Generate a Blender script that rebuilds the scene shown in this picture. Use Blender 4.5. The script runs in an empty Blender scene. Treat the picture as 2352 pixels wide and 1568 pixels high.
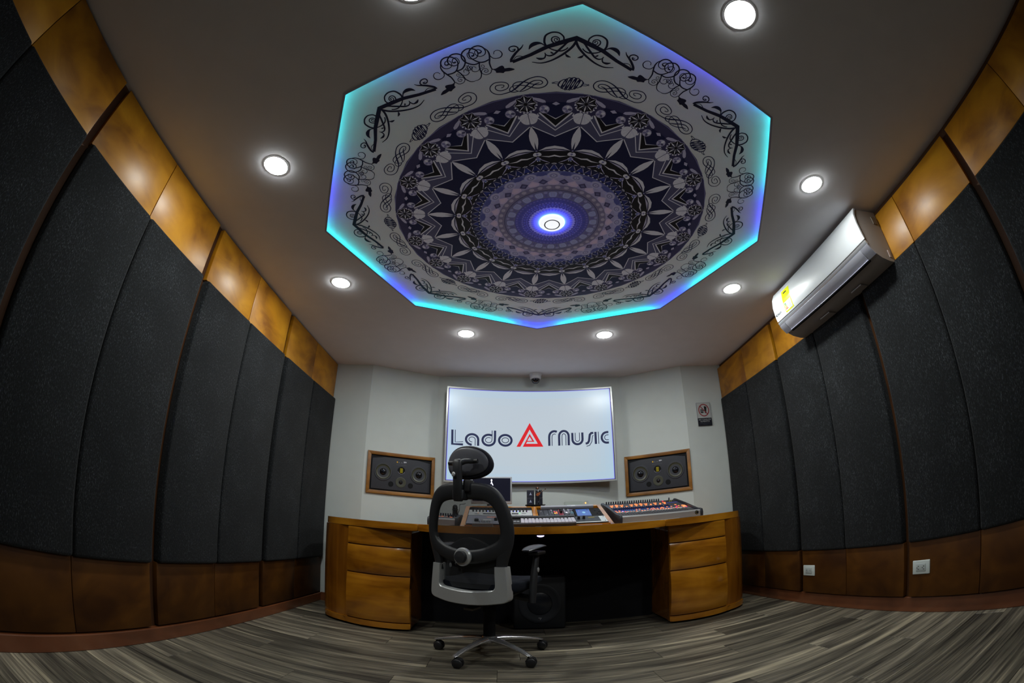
import bpy, bmesh, math, random
from math import sin, cos, pi, radians
from mathutils import Vector, Matrix
from mathutils.geometry import tessellate_polygon
random.seed(7)
SC = bpy.context.scene
COL = SC.collection

# ---------------------------------------------------------------- camera, world, exposure
cd = bpy.data.cameras.new('camera'); cam = bpy.data.objects.new('camera', cd); COL.objects.link(cam)
SC.camera = cam
cd.type = 'PANO'
cd.panorama_type = 'FISHEYE_LENS_POLYNOMIAL'
cd.sensor_fit = 'HORIZONTAL'; cd.sensor_width = 36.0; cd.sensor_height = 24.0
cd.fisheye_fov = radians(200)
cd.fisheye_polynomial_k0 = 0.0
cd.fisheye_polynomial_k1 = -0.0642868406
cd.fisheye_polynomial_k2 = -0.000124959327
cd.fisheye_polynomial_k3 = 1.66398274e-05
cd.fisheye_polynomial_k4 = -9.2715007e-07
cd.clip_start = 0.01
cr_ = Vector((0.999871, -0.016032, 0.000895)); cu_ = Vector((-0.007333, -0.406358, 0.913685)); cf_ = Vector((0.0142847, 0.913573, 0.406423))
m3 = Matrix((cr_, cu_, -cf_)).transposed()
cam.matrix_world = Matrix.Translation((0, 0, 0.7832)) @ m3.to_4x4()
w = bpy.data.worlds.new('world'); SC.world = w; w.use_nodes = True
w.node_tree.nodes['Background'].inputs[0].default_value = (0.02, 0.02, 0.02, 1)
w.node_tree.nodes['Background'].inputs[1].default_value = 0.0
SC.view_settings.view_transform = 'Standard'; SC.view_settings.look = 'None'
SC.view_settings.exposure = 0.0; SC.view_settings.gamma = 1.0
SC.view_settings.use_curve_mapping = False
try:
    SC.cycles.max_bounces = 8; SC.cycles.diffuse_bounces = 5; SC.cycles.transparent_max_bounces = 24
except Exception: pass
LAMP = 275.0      # radiance of the eight downlights
LED = 1.0

# ---------------------------------------------------------------- materials
MATS = {}
def _new(name):
    m = bpy.data.materials.new(name); m.use_nodes = True
    nt = m.node_tree; b = nt.nodes['Principled BSDF']
    return m, nt, b
def C4(c): return (c[0], c[1], c[2], 1)
def plain(name, col, rough=0.5, metal=0.0, spec=0.5, bump=0.0, bscale=200, var=0.0, vscale=8, coat=0.0):
    if name in MATS: return MATS[name]
    m, nt, b = _new(name); MATS[name] = m
    b.inputs['Base Color'].default_value = C4(col); b.inputs['Roughness'].default_value = rough
    b.inputs['Metallic'].default_value = metal; b.inputs['Specular IOR Level'].default_value = spec
    b.inputs['Coat Weight'].default_value = coat; b.inputs['Coat Roughness'].default_value = 0.08
    tc = nt.nodes.new('ShaderNodeTexCoord')
    n = nt.nodes.new('ShaderNodeTexNoise'); n.inputs['Scale'].default_value = vscale; n.inputs['Detail'].default_value = 4
    nt.links.new(tc.outputs['Object'], n.inputs['Vector'])
    r = nt.nodes.new('ShaderNodeValToRGB')
    k = max(var, 0.02)
    r.color_ramp.elements[0].position = 0.3; r.color_ramp.elements[1].position = 0.7
    r.color_ramp.elements[0].color = C4([c*(1-k) for c in col]); r.color_ramp.elements[1].color = C4([min(1, c*(1+k)) for c in col])
    nt.links.new(n.outputs['Fac'], r.inputs['Fac']); nt.links.new(r.outputs['Color'], b.inputs['Base Color'])
    if bump:
        n2 = nt.nodes.new('ShaderNodeTexNoise'); n2.inputs['Scale'].default_value = bscale; n2.inputs['Detail'].default_value = 3
        nt.links.new(tc.outputs['Object'], n2.inputs['Vector'])
        bp = nt.nodes.new('ShaderNodeBump'); bp.inputs['Strength'].default_value = bump; bp.inputs['Distance'].default_value = 0.002
        nt.links.new(n2.outputs['Fac'], bp.inputs['Height']); nt.links.new(bp.outputs['Normal'], b.inputs['Normal'])
    return m
def glow(name, col, strength):
    if name in MATS: return MATS[name]
    m, nt, b = _new(name); MATS[name] = m
    b.inputs['Base Color'].default_value = C4([c*0.5 for c in col])
    b.inputs['Emission Color'].default_value = C4(col); b.inputs['Emission Strength'].default_value = strength
    return m
def wood(name, dark, mid, light, rough=0.25, grain=(1.5, 1.5, 14), coat=0.3, spec=0.5, rnd=0.0, figure=2.2):
    if name in MATS: return MATS[name]
    m, nt, b = _new(name); MATS[name] = m
    N = nt.nodes; L = nt.links
    tc = N.new('ShaderNodeTexCoord'); oi = N.new('ShaderNodeObjectInfo')
    mul = N.new('ShaderNodeVectorMath'); mul.operation = 'SCALE'; mul.inputs[0].default_value = (13.1, 7.7, 5.3)
    L.new(oi.outputs['Random'], mul.inputs['Scale'])
    add = N.new('ShaderNodeVectorMath'); add.operation = 'ADD'
    L.new(tc.outputs['Object'], add.inputs[0]); L.new(mul.outputs[0], add.inputs[1])
    mp = N.new('ShaderNodeMapping'); mp.inputs['Scale'].default_value = grain
    L.new(add.outputs[0], mp.inputs['Vector'])
    n1 = N.new('ShaderNodeTexNoise'); n1.inputs['Scale'].default_value = 1.6; n1.inputs['Detail'].default_value = 8; n1.inputs['Distortion'].default_value = 0.8
    L.new(mp.outputs[0], n1.inputs['Vector'])
    n2 = N.new('ShaderNodeTexNoise'); n2.inputs['Scale'].default_value = figure; n2.inputs['Detail'].default_value = 3; n2.inputs['Distortion'].default_value = 1.2
    L.new(add.outputs[0], n2.inputs['Vector'])
    mx = N.new('ShaderNodeMath'); mx.operation = 'MULTIPLY_ADD'; mx.inputs[1].default_value = 0.5
    h = N.new('ShaderNodeMath'); h.operation = 'MULTIPLY'; h.inputs[1].default_value = 0.5
    L.new(n1.outputs['Fac'], mx.inputs[0]); L.new(n2.outputs['Fac'], h.inputs[0]); L.new(h.outputs[0], mx.inputs[2])
    r = N.new('ShaderNodeValToRGB'); cr = r.color_ramp
    cr.elements[0].position = 0.36; cr.elements[0].color = C4(dark)
    cr.elements[1].position = 0.66; cr.elements[1].color = C4(light)
    e = cr.elements.new(0.5); e.color = C4(mid)
    L.new(mx.outputs[0], r.inputs['Fac'])
    last = r.outputs['Color']
    if rnd:
        hv = N.new('ShaderNodeHueSaturation')
        mr = N.new('ShaderNodeMapRange'); mr.inputs['To Min'].default_value = 1-rnd; mr.inputs['To Max'].default_value = 1+rnd
        L.new(oi.outputs['Random'], mr.inputs['Value']); L.new(mr.outputs[0], hv.inputs['Value']); L.new(last, hv.inputs['Color'])
        last = hv.outputs['Color']
    L.new(last, b.inputs['Base Color'])
    b.inputs['Roughness'].default_value = rough; b.inputs['Coat Weight'].default_value = coat; b.inputs['Coat Roughness'].default_value = rough*0.6
    b.inputs['Specular IOR Level'].default_value = spec
    bp = N.new('ShaderNodeBump'); bp.inputs['Strength'].default_value = 0.05; bp.inputs['Distance'].default_value = 0.001
    L.new(n1.outputs['Fac'], bp.inputs['Height']); L.new(bp.outputs['Normal'], b.inputs['Normal'])
    return m
def felt():
    m, nt, b = _new('felt'); N = nt.nodes; L = nt.links
    tc = N.new('ShaderNodeTexCoord')
    mp = N.new('ShaderNodeMapping'); mp.inputs['Scale'].default_value = (1, 1.0, 0.45); L.new(tc.outputs['Object'], mp.inputs['Vector'])
    n = N.new('ShaderNodeTexNoise'); n.inputs['Scale'].default_value = 210; n.inputs['Detail'].default_value = 5; n.inputs['Roughness'].default_value = 0.7
    L.new(mp.outputs[0], n.inputs['Vector'])
    n0 = N.new('ShaderNodeTexNoise'); n0.inputs['Scale'].default_value = 5; L.new(tc.outputs['Object'], n0.inputs['Vector'])
    mm = N.new('ShaderNodeMath'); mm.operation = 'MULTIPLY_ADD'; mm.inputs[1].default_value = 0.16
    L.new(n0.outputs['Fac'], mm.inputs[0]); L.new(n.outputs['Fac'], mm.inputs[2])
    r = N.new('ShaderNodeValToRGB'); e = r.color_ramp
    e.elements[0].position = 0.50; e.elements[0].color = (0.0040, 0.0045, 0.0053, 1)
    e.elements[1].position = 0.80; e.elements[1].color = (0.066, 0.073, 0.082, 1)
    k = e.elements.new(0.64); k.color = (0.0095, 0.0107, 0.0122, 1)
    L.new(mm.outputs[0], r.inputs['Fac']); L.new(r.outputs['Color'], b.inputs['Base Color'])
    b.inputs['Roughness'].default_value = 0.95; b.inputs['Specular IOR Level'].default_value = 0.15
    b.inputs['Sheen Weight'].default_value = 0.05; b.inputs['Sheen Roughness'].default_value = 0.6
    bp = N.new('ShaderNodeBump'); bp.inputs['Strength'].default_value = 0.3; bp.inputs['Distance'].default_value = 0.0015
    L.new(n.outputs['Fac'], bp.inputs['Height']); L.new(bp.outputs['Normal'], b.inputs['Normal'])
    return m
def floorwood():
    m, nt, b = _new('floor_oak'); N = nt.nodes; L = nt.links
    tc = N.new('ShaderNodeTexCoord'); oi = N.new('ShaderNodeObjectInfo')
    mul = N.new('ShaderNodeVectorMath'); mul.operation = 'SCALE'; mul.inputs[0].default_value = (31.0, 17.0, 3.0)
    L.new(oi.outputs['Random'], mul.inputs['Scale'])
    add = N.new('ShaderNodeVectorMath'); add.operation = 'ADD'; L.new(tc.outputs['Object'], add.inputs[0]); L.new(mul.outputs[0], add.inputs[1])
    def nz(sc, s, det=6, dist=0.6):
        mp = N.new('ShaderNodeMapping'); mp.inputs['Scale'].default_value = sc; L.new(add.outputs[0], mp.inputs['Vector'])
        n = N.new('ShaderNodeTexNoise'); n.inputs['Scale'].default_value = s; n.inputs['Detail'].default_value = det; n.inputs['Distortion'].default_value = dist
        L.new(mp.outputs[0], n.inputs['Vector']); return n
    a = nz((0.55, 6.5, 1), 1.6, 4); c = nz((1.6, 40, 1), 2.2, 8, 0.3)
    s = N.new('ShaderNodeMath'); s.operation = 'MULTIPLY_ADD'; s.inputs[1].default_value = 0.62
    t = N.new('ShaderNodeMath'); t.operation = 'MULTIPLY'; t.inputs[1].default_value = 0.38
    L.new(a.outputs['Fac'], s.inputs[0]); L.new(c.outputs['Fac'], t.inputs[0]); L.new(t.outputs[0], s.inputs[2])
    r = N.new('ShaderNodeValToRGB'); e = r.color_ramp
    e.elements[0].position = 0.36; e.elements[0].color = (0.022, 0.019, 0.015, 1)
    e.elements[1].position = 0.66; e.elements[1].color = (0.40, 0.345, 0.24, 1)
    for p, cc in ((0.43, (0.066, 0.058, 0.044)), (0.50, (0.118, 0.103, 0.077)), (0.57, (0.205, 0.178, 0.130))):
        k = e.elements.new(p); k.color = C4(cc)
    L.new(s.outputs[0], r.inputs['Fac'])
    hv = N.new('ShaderNodeHueSaturation'); mr = N.new('ShaderNodeMapRange'); mr.inputs['To Min'].default_value = 0.6; mr.inputs['To Max'].default_value = 1.35
    L.new(oi.outputs['Random'], mr.inputs['Value']); L.new(mr.outputs[0], hv.inputs['Value']); L.new(r.outputs['Color'], hv.inputs['Color'])
    L.new(hv.outputs['Color'], b.inputs['Base Color'])
    b.inputs['Roughness'].default_value = 0.5; b.inputs['Specular IOR Level'].default_value = 0.35
    bp = N.new('ShaderNodeBump'); bp.inputs['Strength'].default_value = 0.12; bp.inputs['Distance'].default_value = 0.001
    L.new(c.outputs['Fac'], bp.inputs['Height']); L.new(bp.outputs['Normal'], b.inputs['Normal'])
    return m
def netting():
    m, nt, b = _new('chair_net'); N = nt.nodes; L = nt.links
    tc = N.new('ShaderNodeTexCoord'); sx = N.new('ShaderNodeSeparateXYZ'); L.new(tc.outputs['Object'], sx.inputs[0])
    def wv(o, ph):
        q = N.new('ShaderNodeMath'); q.operation = 'MULTIPLY'; q.inputs[1].default_value = 2*pi/0.0042; L.new(o, q.inputs[0])
        s_ = N.new('ShaderNodeMath'); s_.operation = 'SINE'; L.new(q.outputs[0], s_.inputs[0]); return s_
    ax = N.new('ShaderNodeMath'); ax.operation = 'ADD'; L.new(sx.outputs['X'], ax.inputs[0]); L.new(sx.outputs['Z'], ax.inputs[1])
    bx = N.new('ShaderNodeMath'); bx.operation = 'SUBTRACT'; L.new(sx.outputs['X'], bx.inputs[0]); L.new(sx.outputs['Z'], bx.inputs[1])
    a = wv(ax.outputs[0], 0); c = wv(bx.outputs[0], 0)
    ad = N.new('ShaderNodeMath'); ad.operation = 'MULTIPLY'; L.new(a.outputs[0], ad.inputs[0]); L.new(c.outputs[0], ad.inputs[1])
    gt = N.new('ShaderNodeMath'); gt.operation = 'LESS_THAN'; gt.inputs[1].default_value = 0.26; L.new(ad.outputs[0], gt.inputs[0])
    L.new(gt.outputs[0], b.inputs['Alpha'])
    b.inputs['Base Color'].default_value = (0.020, 0.021, 0.024, 1); b.inputs['Roughness'].default_value = 0.7
    return m
def printed(name, rough=0.5, emit=0.0, spec=0.3):
    m, nt, b = _new(name)
    at = nt.nodes.new('ShaderNodeAttribute'); at.attribute_name = 'col'
    nt.links.new(at.outputs['Color'], b.inputs['Base Color'])
    b.inputs['Roughness'].default_value = rough; b.inputs['Specular IOR Level'].default_value = spec
    if emit:
        nt.links.new(at.outputs['Color'], b.inputs['Emission Color']); b.inputs['Emission Strength'].default_value = emit
        b.inputs['Base Color'].default_value = (0.02, 0.02, 0.02, 1)
        for l in list(nt.links):
            if l.to_socket == b.inputs['Base Color']: nt.links.remove(l)
        b.inputs['Base Color'].default_value = (0.02, 0.02, 0.02, 1)
    return m

M_white = plain('white_paint', (0.545, 0.585, 0.575), 0.85, spec=0.2, bump=0.05, bscale=120)
M_ceil = plain('ceiling_paint', (0.77, 0.765, 0.81), 0.9, spec=0.2, bump=0.04, bscale=90)
M_back = plain('backing_wood', (0.075, 0.030, 0.011), 0.6, spec=0.3, var=0.15)
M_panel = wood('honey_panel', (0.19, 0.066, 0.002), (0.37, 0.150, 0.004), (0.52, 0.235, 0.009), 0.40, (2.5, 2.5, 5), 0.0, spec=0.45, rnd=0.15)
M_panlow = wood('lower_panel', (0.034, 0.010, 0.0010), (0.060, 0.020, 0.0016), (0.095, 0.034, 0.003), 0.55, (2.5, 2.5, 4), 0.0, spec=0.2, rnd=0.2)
M_desk = wood('desk_wood', (0.21, 0.068, 0.004), (0.40, 0.148, 0.008), (0.56, 0.230, 0.014), 0.22, (1.2, 2, 9), 0.5, rnd=0.1)
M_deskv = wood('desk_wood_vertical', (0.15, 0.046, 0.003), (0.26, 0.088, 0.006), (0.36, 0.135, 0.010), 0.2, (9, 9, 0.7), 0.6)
M_base = wood('baseboard_wood', (0.10, 0.030, 0.010), (0.15, 0.046, 0.016), (0.20, 0.065, 0.022), 0.35, (1, 1, 6), 0.3)
M_frame = wood('speaker_frame_wood', (0.16, 0.060, 0.006), (0.27, 0.108, 0.011), (0.36, 0.155, 0.018), 0.45, (3, 3, 8), 0.2)
M_felt = felt(); M_floor = floorwood(); M_net = netting()
M_blk = plain('black_plastic', (0.014, 0.014, 0.016), 0.42, bump=0.03, bscale=500)
M_blkm = plain('matt_black', (0.010, 0.010, 0.012), 0.8, spec=0.2)
M_chair = plain('chair_plastic', (0.020, 0.021, 0.024), 0.5, spec=0.4, bump=0.06, bscale=600)
M_seat = plain('seat_cloth', (0.0065, 0.008, 0.014), 0.9, spec=0.2, bump=0.3, bscale=400)
M_sil = plain('silver_paint', (0.46, 0.47, 0.47), 0.30, metal=0.35)
M_chrome = plain('polished_aluminium', (0.72, 0.72, 0.75), 0.20, metal=0.85)
M_alu = plain('brushed_aluminium', (0.50, 0.51, 0.52), 0.3, metal=0.6)
M_grey = plain('grey_plastic', (0.16, 0.16, 0.175), 0.5)
M_lgrey = plain('light_grey_panel', (0.42, 0.43, 0.44), 0.45)
M_ac = plain('air_conditioner_white', (0.50, 0.52, 0.54), 0.38)
M_aclip = plain('air_conditioner_grey', (0.26, 0.26, 0.30), 0.32)
M_acu = plain('air_conditioner_shell', (0.28, 0.25, 0.235), 0.5)
M_socket = plain('outlet_white', (0.55, 0.60, 0.58), 0.35)
M_dark = plain('near_black', (0.004, 0.004, 0.005), 0.6, spec=0.2)
M_spk = plain('speaker_baffle', (0.030, 0.032, 0.042), 0.6)
M_cone = plain('speaker_cone', (0.055, 0.055, 0.035), 0.34, spec=0.6)
M_lamp = glow('downlight_diffuser', (0.96, 1.0, 0.96), LAMP)
M_lamp2 = glow('downlight_diffuser_dimmed', (0.96, 1.0, 0.96), LAMP*0.4)
M_cent = glow('centre_diffuser', (0.90, 0.92, 0.95), 1.0)
M_blueglow = glow('blue_ring', (0.02, 0.06, 1.0), 90.0)

# ---------------------------------------------------------------- geometry helpers
class B:
    """collects shapes into one mesh"""
    def __init__(s, M=None): s.bm = bmesh.new(); s.M = M or Matrix()
    def v(s, p): return s.bm.verts.new(s.M @ Vector(p))
    def box(s, lo, hi, bev=0.0, seg=2, M=None):
        q = M or Matrix()
        vs = [s.v(q @ Vector((x, y, z))) for x in (lo[0], hi[0]) for y in (lo[1], hi[1]) for z in (lo[2], hi[2])]
        fs = [(0,1,3,2),(4,6,7,5),(0,4,5,1),(2,3,7,6),(0,2,6,4),(1,5,7,3)]
        F = [s.bm.faces.new([vs[i] for i in f]) for f in fs]
        if bev:
            es = list({e for f in F for e in f.edges})
            bmesh.ops.bevel(s.bm, geom=es, offset=bev, segments=seg, profile=0.5, affect='EDGES')
        return s
    def ring_loft(s, rings, closed=True, cap=True):
        R = [[s.v(p) for p in r] for r in rings]
        n = len(R[0])
        for a, b in zip(R, R[1:]):
            for i in range(n if closed else n-1):
                j = (i+1) % n
                try: s.bm.faces.new((a[i], a[j], b[j], b[i]))
                except ValueError: pass
        if cap and closed:
            for r in (R[0], R[-1]):
                try: s.bm.faces.new(r)
                except ValueError: pass
        return s
    def lathe(s, prof, c=(0,0,0), ax=(0,0,1), n=32, cap=True):
        ax = Vector(ax).normalized(); u = ax.orthogonal().normalized(); w_ = ax.cross(u); c = Vector(c)
        s.ring_loft([[c + ax*h + (u*cos(2*pi*i/n) + w_*sin(2*pi*i/n))*max(r, 1e-5) for i in range(n)] for r, h in prof], True, cap)
        return s
    def cyl(s, a, b, r, r2=None, n=20):
        a = Vector(a); b = Vector(b); d = b-a; s.lathe([(r, 0), (r if r2 is None else r2, d.length)], a, d, n); return s
    def ball(s, c, r, n=16, sc=(1,1,1)):
        c = Vector(c); rings = []
        for k in range(n//2+1):
            t = pi*k/(n//2)
            rings.append([c + Vector((sc[0]*r*max(sin(t),1e-4)*cos(2*pi*i/n), sc[1]*r*max(sin(t),1e-4)*sin(2*pi*i/n), sc[2]*r*cos(t))) for i in range(n)])
        s.ring_loft(rings); return s
    def tube(s, pts, r, n=10, flat=None):
        """round tube along pts; r number or list; flat = (wide, thick, up vector) list-scale"""
        P = [Vector(p) for p in pts]; rings = []
        m = len(P)
        for i, p in enumerate(P):
            t = (P[min(i+1, m-1)] - P[max(i-1, 0)]).normalized()
            up = Vector(flat[1]) if flat else (Vector((0,0,1)) if abs(t.z) < 0.9 else Vector((0,1,0)))
            x = t.cross(up).normalized(); y = x.cross(t).normalized()
            rr = r[i] if isinstance(r, (list, tuple)) else r
            fx = flat[0] if flat else 1.0
            rings.append([p + x*rr*fx*cos(2*pi*k/n) + y*rr*sin(2*pi*k/n) for k in range(n)])
        s.ring_loft(rings); return s
    def prism(s, poly, h0, h1, f=None, bev=0.0):
        """poly = 2D outline, swept from h0 to h1; f maps (a,b,h) to 3D"""
        f = f or (lambda a, b, h: (a, b, h))
        lo = [s.v(f(a, b, h0)) for a, b in poly]; hi = [s.v(f(a, b, h1)) for a, b in poly]; n = len(poly)
        F = [s.bm.faces.new((lo[i], lo[(i+1) % n], hi[(i+1) % n], hi[i])) for i in range(n)]
        F += [s.bm.faces.new(lo), s.bm.faces.new(list(reversed(hi)))]
        if bev:
            es = list({e for k in F[-2:] for e in k.edges})
            bmesh.ops.bevel(s.bm, geom=es, offset=bev, segments=2, profile=0.5, affect='EDGES')
        return s
    def slab(s, A, Bo, f, depth, prof, closed):
        """solid between two matching outlines A, Bo in (s,z); f(s,z,off); rounded by prof [(t, k)]"""
        rings = []
        n = len(A)
        rows = [(t, k*depth/2) for t, k in prof] + [(t, -k*depth/2) for t, k in reversed(prof)]
        R = [[s.v(f(A[i][0]*(1-t)+Bo[i][0]*t, A[i][1]*(1-t)+Bo[i][1]*t, o)) for (t, o) in rows] for i in range(n)]
        m = len(rows)
        for i in range(n if closed else n-1):
            a = R[i]; b = R[(i+1) % n]
            for k in range(m):
                try: s.bm.faces.new((a[k], a[(k+1) % m], b[(k+1) % m], b[k]))
                except ValueError: pass
        if not closed:
            s.bm.faces.new(R[0]); s.bm.faces.new(list(reversed(R[-1])))
        return s
    def obj(s, name, mat, parent=None, smooth=None, loc=None, rot=None, kind=None):
        bmesh.ops.remove_doubles(s.bm, verts=s.bm.verts, dist=1e-6)
        bmesh.ops.recalc_face_normals(s.bm, faces=s.bm.faces)
        me = bpy.data.meshes.new(name); s.bm.to_mesh(me); s.bm.free()
        if mat: me.materials.append(mat)
        if smooth is not None and len(me.polygons):
            me.polygons.foreach_set('use_smooth', [True]*len(me.polygons))
            try: me.set_sharp_from_angle(angle=radians(smooth))
            except Exception: pass
        o = bpy.data.objects.new(name, me); COL.objects.link(o)
        if parent: o.parent = parent
        if loc: o.location = loc
        if rot: o.rotation_euler = rot
        if kind: o['kind'] = kind
        return o
def tag(o, label, cat, group=None, kind=None):
    o['label'] = label; o['category'] = cat
    if group: o['group'] = group
    if kind: o['kind'] = kind
    return o
def empty(name, loc, label, cat, rot=(0,0,0), group=None):
    o = bpy.data.objects.new(name, None); COL.objects.link(o); o.location = loc; o.rotation_euler = rot
    o.empty_display_size = 0.05
    return tag(o, label, cat, group)
def crom(pts, k=6, closed=False):
    out = []; n = len(pts)
    rng = range(n if closed else n-1)
    for i in rng:
        p = [pts[(i+j) % n] if closed else pts[min(max(i+j, 0), n-1)] for j in (-1, 0, 1, 2)]
        for q in range(k):
            t = q/k
            out.append(tuple(0.5*((2*p[1][d]) + (-p[0][d]+p[2][d])*t + (2*p[0][d]-5*p[1][d]+4*p[2][d]-p[3][d])*t*t + (-p[0][d]+3*p[1][d]-3*p[2][d]+p[3][d])*t**3) for d in range(len(pts[0]))))
    if not closed: out.append(tuple(pts[-1]))
    return out
class Art:
    """flat print: coloured polygons and strokes, each a hair above the last, in one mesh"""
    def __init__(s, f): s.f = f; s.V = []; s.F = []; s.C = []
    def poly(s, P, col, lay=0):
        P = [(p[0], p[1]) for p in P]
        tri = tessellate_polygon([[Vector((a, b, 0)) for a, b in P]])
        o = len(s.V); s.V += [s.f(a, b, lay) for a, b in P]
        for t in tri:
            s.F.append((o+t[0], o+t[1], o+t[2])); s.C.append(col)
    def ell(s, c, rx, ry, col, lay=0, rot=0, n=18, a0=0, a1=2*pi):
        s.poly([(c[0]+rx*cos(a0+(a1-a0)*i/n)*cos(rot)-ry*sin(a0+(a1-a0)*i/n)*sin(rot), c[1]+rx*cos(a0+(a1-a0)*i/n)*sin(rot)+ry*sin(a0+(a1-a0)*i/n)*cos(rot)) for i in range(n)], col, lay)
    def stroke(s, P, w, col, lay=0, closed=False, smooth=0):
        """P points (x,y[,w])"""
        if len(P[0]) == 2: P = [(p[0], p[1], w) for p in P]
        if smooth: P = crom(P, smooth, closed)
        n = len(P); o = len(s.V)
        for i, p in enumerate(P):
            a = P[(i-1) % n] if closed else P[max(i-1, 0)]; b = P[(i+1) % n] if closed else P[min(i+1, n-1)]
            dx, dy = b[0]-a[0], b[1]-a[1]; L = math.hypot(dx, dy) or 1; nx, ny = -dy/L*p[2]/2, dx/L*p[2]/2
            # mitre
            if 0 < i < n-1 or closed:
                d1 = (p[0]-a[0], p[1]-a[1]); L1 = math.hypot(*d1) or 1
                ch = abs((d1[0]*dx+d1[1]*dy)/(L1*L)); ch = max(ch, 0.5); nx /= ch; ny /= ch
            s.V += [s.f(p[0]+nx, p[1]+ny, lay), s.f(p[0]-nx, p[1]-ny, lay)]
        for i in range(n if closed else n-1):
            j = (i+1) % n
            s.F.append((o+2*i, o+2*i+1, o+2*j+1, o+2*j)); s.C.append(col)
    def obj(s, name, mat, parent=None, kind=None):
        me = bpy.data.meshes.new(name); me.from_pydata([tuple(v) for v in s.V], [], s.F)
        me.materials.append(mat)
        at = me.color_attributes.new('col', 'FLOAT_COLOR', 'CORNER')
        buf = []
        for f, c in zip(s.F, s.C): buf += [c[0], c[1], c[2], 1.0]*len(f)
        at.data.foreach_set('color', buf)
        o = bpy.data.objects.new(name, me); COL.objects.link(o)
        if parent: o.parent = parent
        if kind: o['kind'] = kind
        return o
def font_mesh(txt, size):
    cu = bpy.data.curves.new('t', 'FONT'); cu.body = txt; cu.size = size; cu.align_x = 'CENTER'; cu.align_y = 'CENTER'
    ob = bpy.data.objects.new('t', cu); COL.objects.link(ob)
    dg = bpy.context.evaluated_depsgraph_get(); me = bpy.data.meshes.new_from_object(ob.evaluated_get(dg))
    V = [tuple(v.co) for v in me.vertices]; F = [tuple(p.vertices) for p in me.polygons]
    bpy.data.objects.remove(ob); bpy.data.curves.remove(cu); bpy.data.meshes.remove(me)
    return V, F
def art_text(A, txt, c, size, col, lay, sx=1.0):
    V, F = font_mesh(txt, size); o = len(A.V)
    A.V += [A.f(c[0]+v[0]*sx, c[1]+v[1], lay) for v in V]
    for f in F: A.F.append(tuple(o+i for i in f)); A.C.append(col)
RND = [(0, 0.25), (0.06, 0.7), (0.2, 0.97), (0.5, 1.0), (0.8, 0.97), (0.94, 0.7), (1, 0.25)]
BOXY = [(0, 0.86), (0.05, 1.0), (0.5, 1.0), (0.95, 1.0), (1, 0.86)]
M_print = printed('printed_vinyl', 0.55)     # printed membrane; weak glow added to its inks to brighten the mandala
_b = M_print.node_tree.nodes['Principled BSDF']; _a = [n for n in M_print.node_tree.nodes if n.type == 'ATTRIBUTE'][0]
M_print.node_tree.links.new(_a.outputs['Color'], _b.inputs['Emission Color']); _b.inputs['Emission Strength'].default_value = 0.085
M_screen = printed('lit_screen', 0.28, 0.92, 0.35)
M_leds = printed('small_lights', 0.4, 2.0, 0.3)
# ---------------------------------------------------------------- room shell
CX, CY, H, R8 = 0.2307, 1.7506, 2.2, 1.202
def oct8(R, z, rot=0): return [(CX+R*sin(radians(45*k+rot)), CY+R*cos(radians(45*k+rot)), z) for k in range(8)]
def struct(b, name, mat, parent=None, **k):
    o = b.obj(name, mat, parent, **k)
    if not parent: o['kind'] = 'structure'
    return o
# floor: sub-floor slab + separate planks running left to right
fl = struct(B().box((-1.72, -1.75, -0.06), (2.20, 4.14, -0.009)), 'floor', M_dark)
plank_mesh = {}
rows = 30; pw = 0.19; y = -1.72; k = 0
XL, XR = -1.615, 2.095
offs = [0.0, 0.74, 0.31, 1.02, 0.55, 0.12, 0.86]
while y < 3.72:
    x = XL - (offs[k % 7]*1.0)
    while x < XR:
        a = max(x, XL); b_ = min(x+1.22, XR)
        if b_-a > 0.02:
            key = round(b_-a, 3)
            if key not in plank_mesh:
                q = B(); q.box((0, 0, -0.009), (key-0.0016, pw-0.0016, 0), 0.0009, 1)
                o = q.obj('plank', M_floor, fl); plank_mesh[key] = o.data
            else:
                o = bpy.data.objects.new('plank', plank_mesh[key]); COL.objects.link(o); o.parent = fl
            o.location = (a, y, 0)
        x += 1.22
    y += pw; k += 1

# ceiling with the octagonal opening
bm = B()
outer = [(-1.72, -1.75), (2.20, -1.75), (2.20, 4.14), (-1.72, 4.14)]
hole = [(p[0], p[1]) for p in oct8(R8, 0)]
tri = tessellate_polygon([[Vector((a, b, 0)) for a, b in outer], [Vector((a, b, 0)) for a, b in hole]])
pts = outer + hole
for z in (H, H+0.12):
    vs = [bm.v((a, b, z)) for a, b in pts]
    for t in tri: bm.bm.faces.new([vs[i] for i in t])
struct(bm, 'ceiling', M_ceil)

BACK = [(-1.72, 3.742), (-1.238, 3.748), (-0.647, 4.034), (1.12, 4.038), (1.669, 3.734), (2.20, 3.722)]
q = B(); q.prism(BACK + [(2.20, 4.14), (-1.72, 4.14)], 0, H)
wb = struct(q, 'wall_back', M_white)
wf = struct(B().box((-1.72, -1.85, 0), (2.20, -1.75, H)), 'wall_front', M_felt)
wl = struct(B().box((-1.72, -1.75, 0), (-1.622, 3.741, H)), 'wall_left', M_back)
wr = struct(B().box((2.100, -1.75, 0), (2.20, 3.721, H)), 'wall_right', M_back)
struct(B().box((-1.622, -1.75, 0), (-1.583, 3.738, 0.072), 0.004), 'baseboard_left', M_base)
struct(B().box((2.082, -1.75, 0), (2.10, 3.718, 0.088), 0.004), 'baseboard_right', M_base)
q = B(); q.prism([(-1.583, 3.726), (-1.24, 3.732), (-1.24, 3.748), (-1.583, 3.744)], 0, 0.075)
q.prism([(1.67, 3.718), (2.082, 3.706), (2.082, 3.722), (1.67, 3.734)], 0, 0.075)
struct(q, 'baseboard_back', M_base)

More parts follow.
